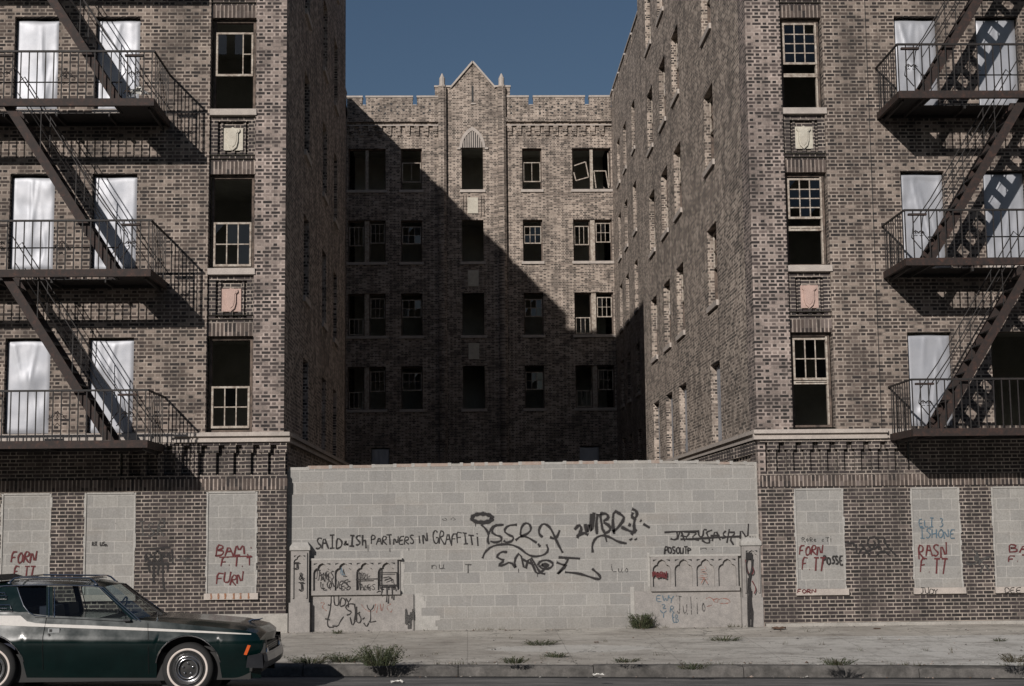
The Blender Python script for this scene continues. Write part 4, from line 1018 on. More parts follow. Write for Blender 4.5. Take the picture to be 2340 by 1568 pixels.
graf(bw, B_, 'black line SAID & ISH PARTNERS IN GRAFFITI', [('SAID', px(225), px(400), py(612), py(690), .024, 0, .08), ('&', px(400), px(440), py(640), py(672), .02), ('ISh', px(440), px(560), py(612), py(672), .024),
     ('PARTNERS', px(578), px(862), py(608), py(665), .02, 0, .08), ('iN', px(880), px(945), py(595), py(660), .022), ('GRAFFITi', px(975), px(1285), py(590), py(668), .02, 0, .1)])
def ell(cx, cy, rx, ry, n=18, a0=0.0): return [(cx+rx*math.cos(a0+2*PI*i/n), cy+ry*math.sin(a0+2*PI*i/n)) for i in range(n+1)]
graf(bw, B_, 'large looping black tag under a halo', z=z1, width=.032, lines=[(.055, ell(1285, 498, 64, 27)), (.04, ell(1292, 500, 66, 31)), [(1282, 540), (1310, 565), (1330, 600), (1322, 640), (1332, 665)], [(1385, 538), (1345, 560), (1330, 600)],
     [(1425, 540), (1370, 545), (1345, 585), (1375, 608), (1410, 615), (1412, 642), (1370, 655), (1340, 645)], [(1510, 540), (1450, 545), (1425, 580), (1455, 605), (1490, 618), (1480, 645), (1440, 655), (1425, 640)],
     [(1500, 640), (1530, 615), (1575, 600), (1602, 570), (1590, 535), (1560, 528), (1535, 560), (1530, 615), (1570, 615), (1635, 655)], [(1648, 670), (1660, 680)],
     [(1290, 755), (1305, 715), (1345, 680), (1400, 665), (1470, 665), (1530, 690), (1575, 730), (1620, 745), (1680, 735), (1712, 705), (1698, 665)]])
graf(bw, B_, 'black question-mark flourish', z=z2, width=.036, lines=[[(60, 620), (36, 600), (36, 565), (60, 532), (95, 545), (120, 580), (150, 650), (188, 720)], [(105, 620), (140, 632), (155, 610), (168, 575)], [(30, 660), (42, 680)]])
graf(bw, B_, 'black angular tag below the halo tag', z=z1, width=.034, lines=[[(1448, 715), (1410, 712), (1378, 742), (1400, 758), (1432, 768), (1385, 800), (1420, 800), (1470, 775), (1508, 825), (1490, 770), (1530, 710), (1560, 842), (1585, 745), (1612, 800), (1635, 855), (1670, 840), (1700, 800)], [(1545, 760), (1620, 800)], [(1600, 750), (1660, 850)],
     [(1640, 800), (1660, 770), (1710, 765), (1745, 790), (1720, 820), (1670, 822), (1650, 800)], [(1665, 795), (1700, 788), (1715, 800), (1680, 808), (1665, 795)],
     [(1640, 820), (1660, 848), (1690, 855)], [(1762, 780), (1800, 795), (1830, 800), (1762, 862), (1790, 830), (1840, 760), (1815, 755)], [(1774, 748), (1912, 756)], [(1815, 842), (1900, 850), (1960, 868), (2020, 888), (2044, 885), (2035, 860), (2005, 835), (1988, 820)]])
graf(bw, B_, 'thick black tag with halo and dots in the middle of the wall', z=z2, width=.045, lines=[[(262, 572), (290, 540), (308, 560), (295, 600), (278, 625)], [(275, 615), (320, 590), (350, 605)], [(330, 535), (342, 608), (358, 520), (372, 602), (386, 462)], [(372, 470), (364, 560)], [(410, 470), (400, 535), (406, 602)],
     [(425, 470), (445, 600), (490, 580), (490, 550), (440, 520), (480, 500), (470, 470), (425, 470)], [(515, 600), (505, 530), (512, 450), (560, 475), (582, 500), (540, 560), (505, 585)], [(560, 555), (600, 575), (640, 592), (658, 570)],
     [(628, 440), (655, 450), (662, 480), (645, 502), (625, 488), (635, 462)], [(648, 500), (640, 540), (645, 575), (625, 605)], [(605, 538), (622, 545)], [(680, 512), (690, 518)], [(700, 535), (742, 560)], [(618, 628), (624, 640)], [(650, 628), (656, 638)],
     (.035, [(378, 718), (374, 670), (395, 625), (440, 605), (490, 620), (540, 650), (595, 660)]), (.03, [(455, 600), (468, 650)])])
zf = zmap(2380, 1980, 3.733, WY)
graf(bw, B_, 'black overlapping scrawl at the right end of the wall', z=zf, width=.026, lines=[[(415, 62), (600, 50), (880, 48)], [(500, 150), (550, 168), (600, 150), (590, 60)], [(600, 160), (640, 20), (700, 185)], [(640, 110), (720, 120)], [(690, 58), (780, 60), (700, 160), (830, 160)], [(760, 62), (885, 62), (790, 140), (900, 175)],
     [(890, 30), (900, 120), (955, 125), (965, 18), (1010, 30)], [(940, 170), (1000, 215), (1060, 205), (1020, 100), (1000, 60), (1085, 30)], [(1085, 185), (1130, 20), (1200, 175)], [(1060, 110), (1190, 105)], [(1220, 150), (1280, 130), (1230, 90), (1275, 40)], [(1325, 15), (1290, 210)], [(1320, 60), (1420, 62), (1330, 150), (1385, 240)],
     [(1480, 155), (1480, 10), (1580, 160), (1592, -60)], [(1605, 128), (1625, 134)], [(1645, 130), (1660, 136)], [(1680, 134), (1700, 138)], (.03, [(640, 160), (900, 150), (1200, 130), (1470, 120)])])
graf(bw, B_, 'small crowded black tag', [('POSOUTP', 1518, 1581, 1250, 1266, .024, 0, .05)])
graf(bw, 'sp_faint', 'faint grey scribbles on the blocks', [('T', 1062, 1078, 1288, 1312, .02), ('nu', 985, 1020, 1285, 1300, .016), ('Luo', 1398, 1440, 1292, 1308, .014), ('n.', 1600, 1640, 1250, 1256, .016), ('oo', 1008, 1050, 1180, 1190, .01)])
# stone panels
P1 = WY-.092; P2 = WY-.037
graf(bw, B_, 'thin drips running down from the big tags', z=z1, width=.010, lines=[[(x, y), (x+1, y+l)] for x, y, l in ((1245, 522, 30), (1412, 640, 34), (1520, 820, 26), (1640, 850, 22), (700, 690, 22), (560, 670, 42), (820, 690, 16))])
ze = zmap(1080, 1980, 3.733, P1); ze2 = zmap(1080, 1980, 3.733, P2)
graf(balL, B_, 'black JAMES LOVES', [('JAMES', 720, 764, 1302, 1325, .013), ('LOVES', 733, 800, 1328, 1346, .018)], Y=P1)
graf(balL, B_, 'black JUDY JAMES and dripping box', [('JUDY', 814, 843, 1308, 1321, .009), ('JAMES', 816, 858, 1333, 1349, .010)], z=ze, width=.015, Y=P1,
     lines=[[(950, 722), (1280, 712)], (.024, [(1290, 560), (1285, 700), (1290, 830), (1320, 870)]), [(1290, 625), (1520, 625)], [(1525, 620), (1528, 830)], (.030, [(1285, 805), (1530, 805)]), [(980, 600), (985, 870)],
            (.022, [(1385, 810), (1388, 920), (1380, 1040)]), (.022, [(1455, 810), (1462, 910), (1455, 990)]), [(1500, 820), (1515, 885)], [(1310, 830), (1320, 900), (1300, 940)], [(1240, 905), (1280, 880), (1310, 900)], [(1330, 700), (1440, 680), (1460, 770)], [(1350, 740), (1450, 700)]])
graf(balL, B_, 'black JUDY and scrawls on the base', [('JUDY', 748, 805, 1363, 1385, .018)], z=ze2, width=.018, Y=P2,
     lines=[[(920, 1065), (860, 1060), (800, 1100), (830, 1150), (890, 1170), (870, 1210), (820, 1220)], [(930, 1060), (945, 1180), (930, 1310)], [(960, 1100), (960, 1300)], [(870, 1250), (900, 1380), (940, 1300)], [(1010, 1180), (960, 1200), (950, 1300), (1000, 1340), (1030, 1280), (990, 1200)], [(1040, 1280), (1075, 1255)], [(1060, 1330), (1100, 1390), (1130, 1330)],
            (.014, [(1105, 1075), (1120, 1130), (1155, 1155), (1190, 1120), (1205, 1070)]), (.014, [(1155, 1155), (1158, 1300), (1120, 1325), (1235, 1305)]), (.018, [(600, 1080), (580, 1200), (550, 1300), (560, 1390), (640, 1390)]), (.018, [(520, 1270), (590, 1290)]), (.018, [(780, 1240), (730, 1310), (700, 1380), (620, 1370)])])
graf(balL, 'sp_orange', 'faint orange scribble', z=ze2, width=.013, Y=P2, lines=[[(1020, 1060), (1080, 1150), (1200, 1180), (1230, 1060)], [(1260, 1050), (1240, 1190)], [(1290, 1060), (1310, 1190), (1340, 1060)], [(1440, 1060), (1370, 1110), (1440, 1190), (1460, 1140)], [(450, 1050), (520, 1040), (470, 1110), (540, 1160)]])
graf(balL, 'sp_blue', 'small blue scribble', z=ze, width=.016, Y=P1, lines=[[(750, 550), (735, 660), (800, 655)], [(750, 560), (770, 650)]])
zr, zr2 = zmap(2380, 1980, 3.733, P1), zmap(2380, 1980, 3.733, P2)
graf(balR, 'sp_red', 'dark red tag FORN', [('FORN', 1492, 1524, 1306, 1320, .026)], z=zr, width=.03, Y=P1, lines=[[(245, 620), (300, 640), (450, 700)], [(270, 640), (400, 660)]])
graf(balR, 'sp_orange', 'faint orange scribbles', z=zr2, width=.014, Y=P2, lines=[[(1000, 990), (1060, 960), (1140, 1060), (1190, 980), (1100, 1000)], [(1160, 1010), (1230, 980), (1320, 1000), (1340, 1050), (1220, 1060), (1160, 1040)], [(1010, 1100), (1080, 1080)]])
graf(balR, 'sp_orange', 'faint orange figure', z=zr, width=.012, Y=P1, lines=[[(920, 590), (1000, 580), (980, 530)], [(900, 620), (1010, 620), (1000, 670), (910, 670)], [(890, 700), (1020, 695)], [(970, 700), (920, 800)], [(970, 700), (1020, 780)]])
graf(balR, 'sp_blue', 'blue-grey EW 2 Y EB', [('EWY', 1500, 1543, 1362, 1376, .014), ('2', 1512, 1524, 1382, 1392, .014), ('Y', 1510, 1526, 1394, 1410, .014), ('R', 1531, 1541, 1385, 1400, .014), ('EB', 1538, 1552, 1404, 1424, .014)], Y=P2)
graf(balR, 'sp_faint', 'grey Julio', [('Julio', 1546, 1618, 1366, 1402, .014)], Y=P2)
pierL, pierR = [o for o in bpy.data.objects if o.name.startswith('gate_pier')]
PP = -.036
graf(pierL, B_, 'black J & J', [('J', 670, 686, 1285, 1300, .02), ('&', 681, 694, 1305, 1326, .016), ('J', 682, 696, 1330, 1350, .02)], Y=PP)
zp = zmap(2380, 1980, 3.733, PP)
graf(pierR, B_, 'thick black drips', z=zp, width=.018, Y=PP-.022, lines=[(.09, [(1550, 385), (1640, 390)]), (.03, [(1555, 400), (1640, 420)]), [(1570, 400), (1550, 520), (1580, 650), (1610, 680)], (.028, [(1640, 420), (1635, 600), (1600, 700), (1605, 860)]), [(1585, 700), (1575, 1000), (1590, 1390)], (.035, [(1615, 860), (1620, 1060), (1640, 1200), (1635, 1390)]), (.02, [(1590, 1180), (1640, 1290)]), [(1600, 900), (1600, 1400)]])
graf(pierR, 'sp_red', 'dark red streaks', z=zp, width=.016, Y=PP-.02, lines=[[(1550, 440), (1560, 560), (1590, 640)], [(1640, 540), (1670, 600), (1640, 650)], [(1640, 740), (1700, 850), (1670, 920)]])
# brick fronts and blocked windows
FY = .0; BY = .006
graf(wingL, 'sp_red', 'dark red FORN F.T.T on blocks', [('FORN', 24, 82, 1260, 1288, .024, .12, .14), ('F.TT', 30, 78, 1294, 1320, .022, .1, .1)], Y=BY)
graf(wingL, 'sp_red', 'dark red BAM. F.T.T', [('BAM.', 491, 580, 1243, 1268, .024, .1, .1), ('F.T.T', 503, 578, 1272, 1294, .020, .1, .08)], z=zmap(0, 1600, 1.612, BY), width=.02, Y=BY, lines=[[(1325, 790), (1520, 782)], [(1515, 730), (1520, 736)]])
graf(wingL, 'sp_red', 'dark red FURN', [('FURN', 494, 556, 1310, 1336, .022, .14, .14)], Y=BY)
graf(wingL, B_, 'small black RX 156', [('RX', 210, 222, 1238, 1248, .012), ('USn', 228, 246, 1238, 1248, .012), ('.', 262, 268, 1190, 1196, .02)], Y=BY)
graf(wingL, B_, 'black dripping tag on brick', [('ROM', 332, 390, 1262, 1285, .028)], z=zmap(0, 1600, 1.612, FY), width=.03, Y=FY,
     lines=[[(880, 740), (1030, 730)], (.045, [(890, 825), (1020, 830)]), (.03, [(900, 830), (905, 880)]), (.03, [(930, 830), (930, 945)]), (.03, [(960, 830), (955, 900)]), (.03, [(985, 830), (985, 930), (995, 985)]), (.03, [(1015, 830), (1015, 880)]), [(1040, 740), (1045, 830)]])
graf(wingL, 'sp_faint', 'faint black scrawl on brick', [('ISR', 318, 378, 1192, 1225, .026), ('Mn', 395, 445, 1272, 1285, .02)], Y=FY)
graf(wingR, 'sp_red', 'dark red FORN F.T.T on blocks', [('FORN', 1826, 1880, 1246, 1270, .023, .12, .14), ('F.TT', 1832, 1884, 1274, 1304, .022, .1, .1)], Y=BY)
graf(wingR, 'sp_faint', 'faint black line of writing', [('RoReyoTi', 1832, 1905, 1228, 1238, .012)], Y=BY)
graf(wingR, B_, 'black POSSE tag', [('POSSE', 1880, 1928, 1270, 1289, .026, .05, .1)], Y=BY)
graf(wingR, 'sp_red', 'dark red FORN on the sill', [('FORN', 1822, 1866, 1346, 1356, .016)], Y=-.056)
graf(wingR, B_, 'black JUDY on the sill', [('JUDY', 2103, 2145, 1344, 1357, .012)], Y=-.056)
graf(wingR, B_, 'black writing on the last sill', [('DEE', 2296, 2335, 1344, 1355, .012)], Y=-.056)
graf(wingR, 'sp_blue', 'blue ELI 3 ISHONE', [('ELI 3', 2100, 2158, 1186, 1204, .017), ('ISHONE', 2102, 2184, 1209, 1230, .020)], Y=BY)
graf(wingR, 'sp_red', 'dark red RASN F.T.T', [('RASN', 2098, 2166, 1243, 1274, .023, .1, .12), ('F.TT', 2102, 2164, 1276, 1310, .022, .1, .12)], Y=BY)
graf(wingR, 'sp_red', 'dark red BAM F.T. at the picture edge', [('BAM', 2305, 2380, 1244, 1262, .022), ('F.T.T', 2303, 2385, 1270, 1284, .018)], Y=BY)
zb = zmap(2850, 1650, 1.699, FY)
graf(wingR, B_, 'black tag with a ring on brick', z=zb, width=.028, Y=FY, lines=[ell(722, 655, 36, 38), [(722, 640), (735, 660), (722, 690)], [(540, 655), (610, 660), (620, 740), (650, 690)], [(640, 660), (700, 735)], [(770, 680), (700, 700), (650, 740)], [(790, 620), (800, 670), (870, 740)], [(740, 740), (780, 700), (830, 740)], [(560, 690), (600, 700)]])
graf(wingR, 'sp_faint', 'smudged black scrawl on brick', z=zb, width=.035, Y=FY, lines=[[(1350, 700), (1390, 720), (1360, 760), (1420, 780)], [(1300, 780), (1350, 800), (1420, 760), (1470, 740)], [(1400, 850), (1430, 780), (1460, 840)], [(1380, 720), (1400, 800)]])
b = MB().mat('rust_stain'); random.seed(4)
for x in (-4.55, -4.42, -4.30, -4.15, -4.03, -3.89): ribbon(b, [(x, .70), (x+.005, .64), (x, .60)], .03, -.056)
lab(b.build('rust_stain', wingL), 'row of rust streaks on the sill')

# ------------------------------------------------------------------ car
YN = -8.24; WID = 1.76; YFAR = YN+WID; YM = (YN+YFAR)/2
car = thing('parked_car', (-4.65, YM, road_z(-4.65, YM)), 'dark green two-door hatchback with white side stripe and chrome roof rack, parked at the kerb', 'car')
def cp(x, y, Y=YN): p = at(x, y, Y); return p.x, p.z
def gz(x): return -.218 - .0145*(x+4.65) + .04      # road under the near wheels
xf, zf_ = cp(427, 1528); XWF = xf; XWR = XWF-2.41; TR = .315
ZWF = gz(XWF)+TR; ZWR = gz(XWR)+TR
def lerp(tab, x):
    if x <= tab[0][0]: return tab[0][1]
    for a, c in zip(tab[:-1], tab[1:]):
        if x <= c[0]: return a[1]+(c[1]-a[1])*(x-a[0])/(c[0]-a[0])
    return tab[-1][1]
belt = [cp(*p) for p in [(-190, 1425), (-120, 1402), (-60, 1396), (0, 1396), (60, 1403), (105, 1408), (200, 1412), (303, 1417), (380, 1423), (445, 1430), (520, 1437), (560, 1442), (585, 1449), (592, 1462)]]
XF = belt[-1][0]; XRr = belt[0][0]
hoodc = [cp(*p, YM) for p in [(300, 1404), (400, 1406), (470, 1410), (550, 1417), (600, 1429), (617, 1443)]]
def inset(h):       # how far the side leans in, by height above the road
    return lerp([(.12, .19), (.22, .15), (.36, .085), (.50, .03), (.60, .002), (.63, .0), (.68, .012), (.80, .05), (.92, .085), (1.0, .11)], h)
def endin(x): 
    t = max(0, (x-(XF-.35))/.35); return .075*t*t + .10*max(0, ((XRr+.3)-x)/.3)**2
def side_y(x, z): return YN + inset(z-gz(x)) + endin(x)
def arch_z(x):
    z = gz(x)+.19
    for cx, cz, r in ((XWF, ZWF, .395), (XWR, ZWR, .40)):
        d = r*r-(x-cx)**2
        if d > 0: z = max(z, cz+math.sqrt(d))
    return z
def mir(p): return (p[0], 2*YM-p[1], p[2])
def both(mb, vs, fs):
    mb.idx(vs, fs); mb.idx([mir(v) for v in vs], [tuple(reversed(f)) for f in fs])
b = MB().mat('paint'); b.smooth = True
N = 150; NR = 14; vs = []
for i in range(N+1):
    x = XRr+(XF-XRr)*i/N; z0, z1 = arch_z(x), lerp(belt, x)
    for j in range(NR+1):
        z = z0+(z1-z0)*j/NR; vs.append((x, side_y(x, z), z))
both(b, vs, [(i*(NR+1)+j, (i+1)*(NR+1)+j, (i+1)*(NR+1)+j+1, i*(NR+1)+j+1) for i in range(N) for j in range(NR)])
# top skin: hood, deck under the glass
vs = []; K = 12
for i in range(N+1):
    x = XRr+(XF-XRr)*i/N; zb_ = lerp(belt, x); y0 = side_y(x, zb_)
    zc = lerp(hoodc, x) if x > hoodc[0][0] else zb_-.03
    t0 = min(1, max(0, (x-hoodc[0][0]+.25)/.25)); zc = zb_-.03 + (zc-zb_+.03)*t0
    for j in range(K+1):
        s_ = j/K; y = y0+(2*YM-2*y0)*s_; q = 1-abs(2*s_-1)
        h = min(1, q*3.2); h = h*h*(3-2*h)
        cre = .012*math.exp(-((q-.42)/.07)**2)*t0
        xx = x + (.10*q*max(0, (x-(XF-.5))/.5) if x > XF-.5 else 0)
        vs.append((xx, y, zb_+(zc-zb_)*h+cre))
b.idx(vs, [(i*(K+1)+j, (i+1)*(K+1)+j, (i+1)*(K+1)+j+1, i*(K+1)+j+1) for i in range(N) for j in range(K)])
frontrow = vs[-(K+1):]
# nose below the hood edge, tail panel
b.idx(frontrow + [(v[0]-.02, v[1], v[2]-.10) for v in frontrow], [(j, j+1, K+2+j, K+1+j) for j in range(K)])
vs = []
for j in range(NR+1):
    z = arch_z(XRr)+(belt[0][1]-arch_z(XRr))*j/NR; y = side_y(XRr, z); vs += [(XRr, y, z), (XRr, 2*YM-y, z)]
b.idx(vs, [(2*j, 2*j+1, 2*j+3, 2*j+2) for j in range(NR)])
body = b.build('body', car)
b = MB().mat('black'); b.box(XRr+.05, XF-.12, YN+.16, YFAR-.16, gz(-4)+.16, gz(-4)+.50); b.box(XF-.13, XF+.02, YN+.12, YFAR-.12, gz(XF)+.28, lerp(belt, XF)-.10)
for cx, cz in ((XWF, ZWF), (XWR, ZWR)):
    for yy in (YN+.30, YFAR-.30): b.ring((cx, yy, cz), [(.001, -.0), (.42, -.0), (.42, .02)], 24)
b.build('underbody', car)
# roof and pillars
RI = .27
def rp(x, y): return cp(x, y, YN+RI)
rt = [rp(-85, 1352), rp(-40, 1343), rp(14, 1338), rp(80, 1336), rp(150, 1336.5), rp(215, 1338.5), rp(236, 1342)]
b = MB().mat('paint'); b.smooth = True; vs = []; K = 12
for i in range(41):
    x = rt[0][0]+(rt[-1][0]-rt[0][0])*i/40; ze_ = lerp(rt, x)
    for j in range(K+1):
        s_ = j/K; q = 1-abs(2*s_-1); y = YN+RI+(WID-2*RI)*s_; t = i/40
        vs.append((x+.07*q*t**8*1.0, y, ze_+.055*(1-(1-min(1, q*1.3))**2)*min(1, (1-t)*6+.25)))
b.idx(vs, [(i*(K+1)+j, (i+1)*(K+1)+j, (i+1)*(K+1)+j+1, i*(K+1)+j+1) for i in range(40) for j in range(K)])
roof = b.build('roof', car)
b = MB().mat('chrome')       # drip rail
b.tube([(p[0], YN+RI-.012, p[1]-.005) for p in rt[1:]] , .009, 6); b.tube([mir((p[0], YN+RI-.012, p[1]-.005)) for p in rt[1:]], .009, 6); b.build('drip_rail', roof)
def gy(z, x):          # side glass plane between belt and roof
    zb_, zr_ = lerp(belt, x), lerp(rt, x)+.0
    t = min(1, max(0, (z-zb_)/max(.05, zr_-zb_))); return side_y(x, zb_)+.0 + (YN+RI-side_y(x, zb_))*t
def gpt(px_, py_, o=0.0):
    y = YN+.15
    for _ in range(3):
        p = at(px_, py_, y); y = gy(p.z, p.x)
    return Vector((p.x, y+o, p.z))
def slab(mb, poly, th=.03):
    for sd in (0, 1): slab1(poly, th, sd)
def slab1(poly, th, sd):
    mb = MB().mat('paint')
    vs = [gpt(*p) for p in poly]; n = len(vs)
    v2 = [v+Vector((0, th, .0)) for v in vs]
    mb.idx([mir(v) if sd else tuple(v) for v in vs+v2], [tuple(range(n)), tuple(range(2*n-1, n-1, -1))]+[(i, (i+1) % n, n+(i+1) % n, n+i) for i in range(n)]); mb.build('pillar', car)
b = MB().mat('paint')
for q in ([(224, 1341), (238, 1341), (318, 1419), (302, 1418)],      # windscreen pillar
          [(106, 1341), (120, 1341), (120, 1411), (106, 1410)]): slab(b, q)
tail = [(-85, 1354), (14, 1340), (40, 1341), (46, 1362), (54, 1384), (66, 1398), (82, 1407), (60, 1407), (0, 1400), (-60, 1398), (-120, 1404)]
# rear quarter as two convex pieces
slab(b, [(-85, 1354), (14, 1340), (40, 1341), (46, 1362), (20, 1400), (-60, 1399), (-120, 1405)]); slab(b, [(46, 1362), (54, 1384), (66, 1398), (82, 1408), (60, 1407), (20, 1401)])

b = MB().mat('chrome')
for ln in ([(40, 1343), (46, 1362), (54, 1384), (66, 1399), (80, 1407), (105, 1409)], [(228, 1342), (312, 1418)], [(236, 1343), (322, 1420)], [(112, 1343), (112, 1410)], [(125, 1343), (125, 1411)]):
    pts = [gpt(*p, -.006) for p in ln]; b.tube(pts, .0065, 5); b.tube([mir(p) for p in pts], .0065, 5)
b.build('window_trim', car)
b = MB().mat('cglass')
for q in ([(126, 1342), (222, 1342), (300, 1417), (126, 1411)], [(42, 1343), (106, 1343), (106, 1409), (80, 1406), (66, 1397), (55, 1383), (47, 1362)]):
    for sd in (0, 1):
        vs = [tuple(gpt(*p, .012)) for p in q]; b = MB().mat('cglass'); b.face([mir(v) for v in vs] if sd else vs); b.build('side_window', car)
# windscreen, bowed forward
b = MB().mat('wglass'); b.smooth = True; vs = []
A0, A1 = gpt(312, 1418, .02), gpt(232, 1342, .02)
for i in range(9):
    t = i/8; base = A0+(A1-A0)*t
    for j in range(K+1):
        s_ = j/K; q = 4*s_*(1-s_); y = base.y+(2*YM-2*base.y)*s_
        vs.append((base.x+.17*q*(1-t)+.09*q*t, y, base.z+.03*q*t))
b.idx(vs, [(i*(K+1)+j, (i+1)*(K+1)+j, (i+1)*(K+1)+j+1, i*(K+1)+j+1) for i in range(8) for j in range(K)]); wsv = vs
ws = b.build('windscreen', car)
b = MB().mat('black'); b.tube([Vector(v)+Vector((.01, 0, .012)) for v in wsv[:K+1]], .012, 5)
b.tube([Vector(wsv[2])+Vector((.02, 0, .02)), Vector(wsv[K+1+6])+Vector((.0, 0, .02))], .006, 5); b.tube([Vector(wsv[7])+Vector((.02, 0, .02)), Vector(wsv[K+1+11])+Vector((.0, 0, .02))], .006, 5); b.build('wiper', ws)
# interior
b = MB().mat('seat')
bx_ = lambda x: at(x, 1400, YM).x
for yy in (YN+.28, YM+.12):
    b.idx([(bx_(122), yy, gz(-5)+.5), (bx_(165), yy, gz(-5)+.5), (bx_(150), yy, gz(-5)+1.06), (bx_(120), yy, gz(-5)+1.06), (bx_(122), yy+.5, gz(-5)+.5), (bx_(165), yy+.5, gz(-5)+.5), (bx_(150), yy+.5, gz(-5)+1.06), (bx_(120), yy+.5, gz(-5)+1.06)],
          [(0, 1, 2, 3), (7, 6, 5, 4), (0, 4, 5, 1), (1, 5, 6, 2), (2, 6, 7, 3), (3, 7, 4, 0)])
b.box(bx_(40), bx_(70), YN+.25, YFAR-.25, gz(-5)+.5, gz(-5)+1.02); b.mat('black'); b.box(bx_(255), bx_(300), YN+.2, YFAR-.2, gz(-4)+.7, gz(-4)+.93)
b.build('seat', car)
b = MB().mat('wwall'); c = Vector((bx_(262), YM+.38, gz(-4)+.98))
pts = [c+Vector((.17*math.cos(a)*.35, .17*math.sin(a), .17*math.cos(a)*.93)) for a in [2*PI*k/20 for k in range(21)]]; b.tube(pts, .011, 6); b.tube([c, c+Vector((.25, 0, -.12))], .02, 6); b.build('steering_wheel', car)
# stripe, door lines, handle, marker
def on_side(px_, py_, o=.004):
    y = YN
    for _ in range(3):
        p = at(px_, py_, y); y = side_y(p.x, p.z)
    return Vector((p.x, y-o, p.z))
b = MB().mat('white')
up = [(-120, 1406), (-60, 1405), (0, 1407), (47, 1407), (54, 1413), (62, 1420), (82, 1424), (110, 1426), (200, 1429), (340, 1435.5), (470, 1442), (574, 1448)]
dn = [(-120, 1427), (-60, 1428), (0, 1429), (47, 1431), (54, 1431), (62, 1431.5), (82, 1432), (110, 1433), (200, 1436.5), (340, 1441.5), (470, 1446.5), (574, 1450.5)]
def fine(l):
    o = []
    for a, c in zip(l[:-1], l[1:]): o += [(a[0]+(c[0]-a[0])*k/4, a[1]+(c[1]-a[1])*k/4) for k in range(4)]
    return o+[l[-1]]
fu, fd = fine(up), fine(dn); vs = []
for a, c in zip(fu, fd):
    for k in range(5): vs.append(tuple(on_side(a[0]+(c[0]-a[0])*k/4, a[1]+(c[1]-a[1])*k/4, .005)))
both(b, vs, [(i*5+k, (i+1)*5+k, (i+1)*5+k+1, i*5+k+1) for i in range(len(fu)-1) for k in range(4)])
b.build('side_stripe', body)
b = MB().mat('black')
for ln in ([(106, 1412), (103, 1430), (98, 1455), (97, 1480), (99, 1530)], [(338, 1425), (339, 1460), (340, 1540)]):
    b.tube([on_side(*p, .0035) for p in fine(ln)], .004, 4)
b.tube([on_side(*p, .007) for p in fine([(80, 1411), (160, 1414), (300, 1421)])], .003, 4)
b.build('door_seam', body)
b = MB().mat('lens'); p = on_side(111, 1436); q = on_side(136, 1446)
b.box(p.x, q.x, p.y-.018, p.y+.02, q.z, p.z); b.mat('black'); b.box(p.x+.015, p.x+.05, p.y-.0195, p.y-.0185, q.z+.01, p.z-.01); b.mat('chrome')
r = on_side(112, 1451); b.ring((r.x, r.y-.01, r.z), [(.0, -.004), (.014, -.003), (.016, .01)], 12); b.build('door_handle', body)
for cx, cz, rr in ((XWF, ZWF, .402), (XWR, ZWR, .407)):
    pts = []
    for k in range(25):
        a = PI*(.06+.88*k/24); x, z = cx+rr*math.cos(a), cz+rr*math.sin(a); pts.append(Vector((x, side_y(x, z)-.004, z)))
    for q in (pts, [mir(p) for p in pts]): b = MB().mat('chrome'); b.tube(q, .009, 5); b.build('wheel_arch_trim', body)
b = MB().mat('black')        # slatted vents on the rear quarter
for (y0, y1_) in ((1355, 1369), (1383, 1397)):
    q = [gpt(-40, y0, -.012), gpt(11, y0, -.012), gpt(16 if y0 < 1370 else 28, y1_, -.012), gpt(-40, y1_, -.012)] if y0 < 1370 else [gpt(-40, y0, -.012), gpt(23, y0, -.012), gpt(29, y1_, -.012), gpt(-40, y1_, -.012)]
    b.mat('chrome'); b.tube(q+[q[0]], .009, 5); b.tube([gpt(-40, (y0+y1_)/2, -.012), gpt(17, (y0+y1_)/2, -.012)], .006, 5)
b.build('vent', car)
b = MB().mat('orange'); q = [on_side(566, 1474, .006), on_side(573, 1475, .006), on_side(564, 1497, .006), on_side(557, 1496, .006)]
b.idx([tuple(v) for v in q]+[tuple(v+Vector((0, .03, 0))) for v in q], [(0, 1, 2, 3), (0, 4, 5, 1), (1, 5, 6, 2), (2, 6, 7, 3), (3, 7, 4, 0)]); b.build('side_marker', car)
# front: grille, lamps, bumper
gx = XF+.03; zt, zb2 = lerp(belt, XF)-.06, gz(XF)+.36
b = MB().mat('black'); b.box(gx-.05, gx+.02, YN+.40, YFAR-.40, zb2+.03, zt); b.mat('rimgrey')
for k in range(7): z = zb2+.06+k*(zt-zb2-.08)/7; b.box(gx+.015, gx+.03, YN+.42, YFAR-.42, z, z+.008)
b.build('grille', car)
for sgn in (0, 1):
    yc = YN+.26 if not sgn else YFAR-.26; zc = (zt+zb2)/2+.0
    b = MB().mat('black'); b.box(gx-.10, gx+.035, yc-.15, yc+.14, zb2, zt+.01); b.mat('lens'); b.smooth = True
    b.ring((gx+.036, yc, zc), [(.0, .018), (.04, .015), (.07, .006), (.085, 0)], 24, 'X'); b.smooth = False; b.mat('chrome'); b.ring((gx+.036, yc, zc), [(.085, 0), (.095, .012), (.104, 0)], 24, 'X')
    b.build('headlight', car)
b = MB().mat('paint'); b.smooth = True      # fender ends round the lamps
def fe(sgn):
    vs = []
    for j in range(9):
        z = zb2-.04+(lerp(belt, XF)-zb2+.03)*j/8
        for k in range(6):
            a = k/5*PI/2; vs.append((XF-.03+.10*math.sin(a), side_y(XF, z)+.10*(1-math.cos(a))-.0, z))
    return vs
vs = fe(0); both(b, vs, [(j*6+k, j*6+k+1, (j+1)*6+k+1, (j+1)*6+k) for j in range(8) for k in range(5)]); b.build('fender', car)
b = MB().mat('bumper'); b.smooth = False
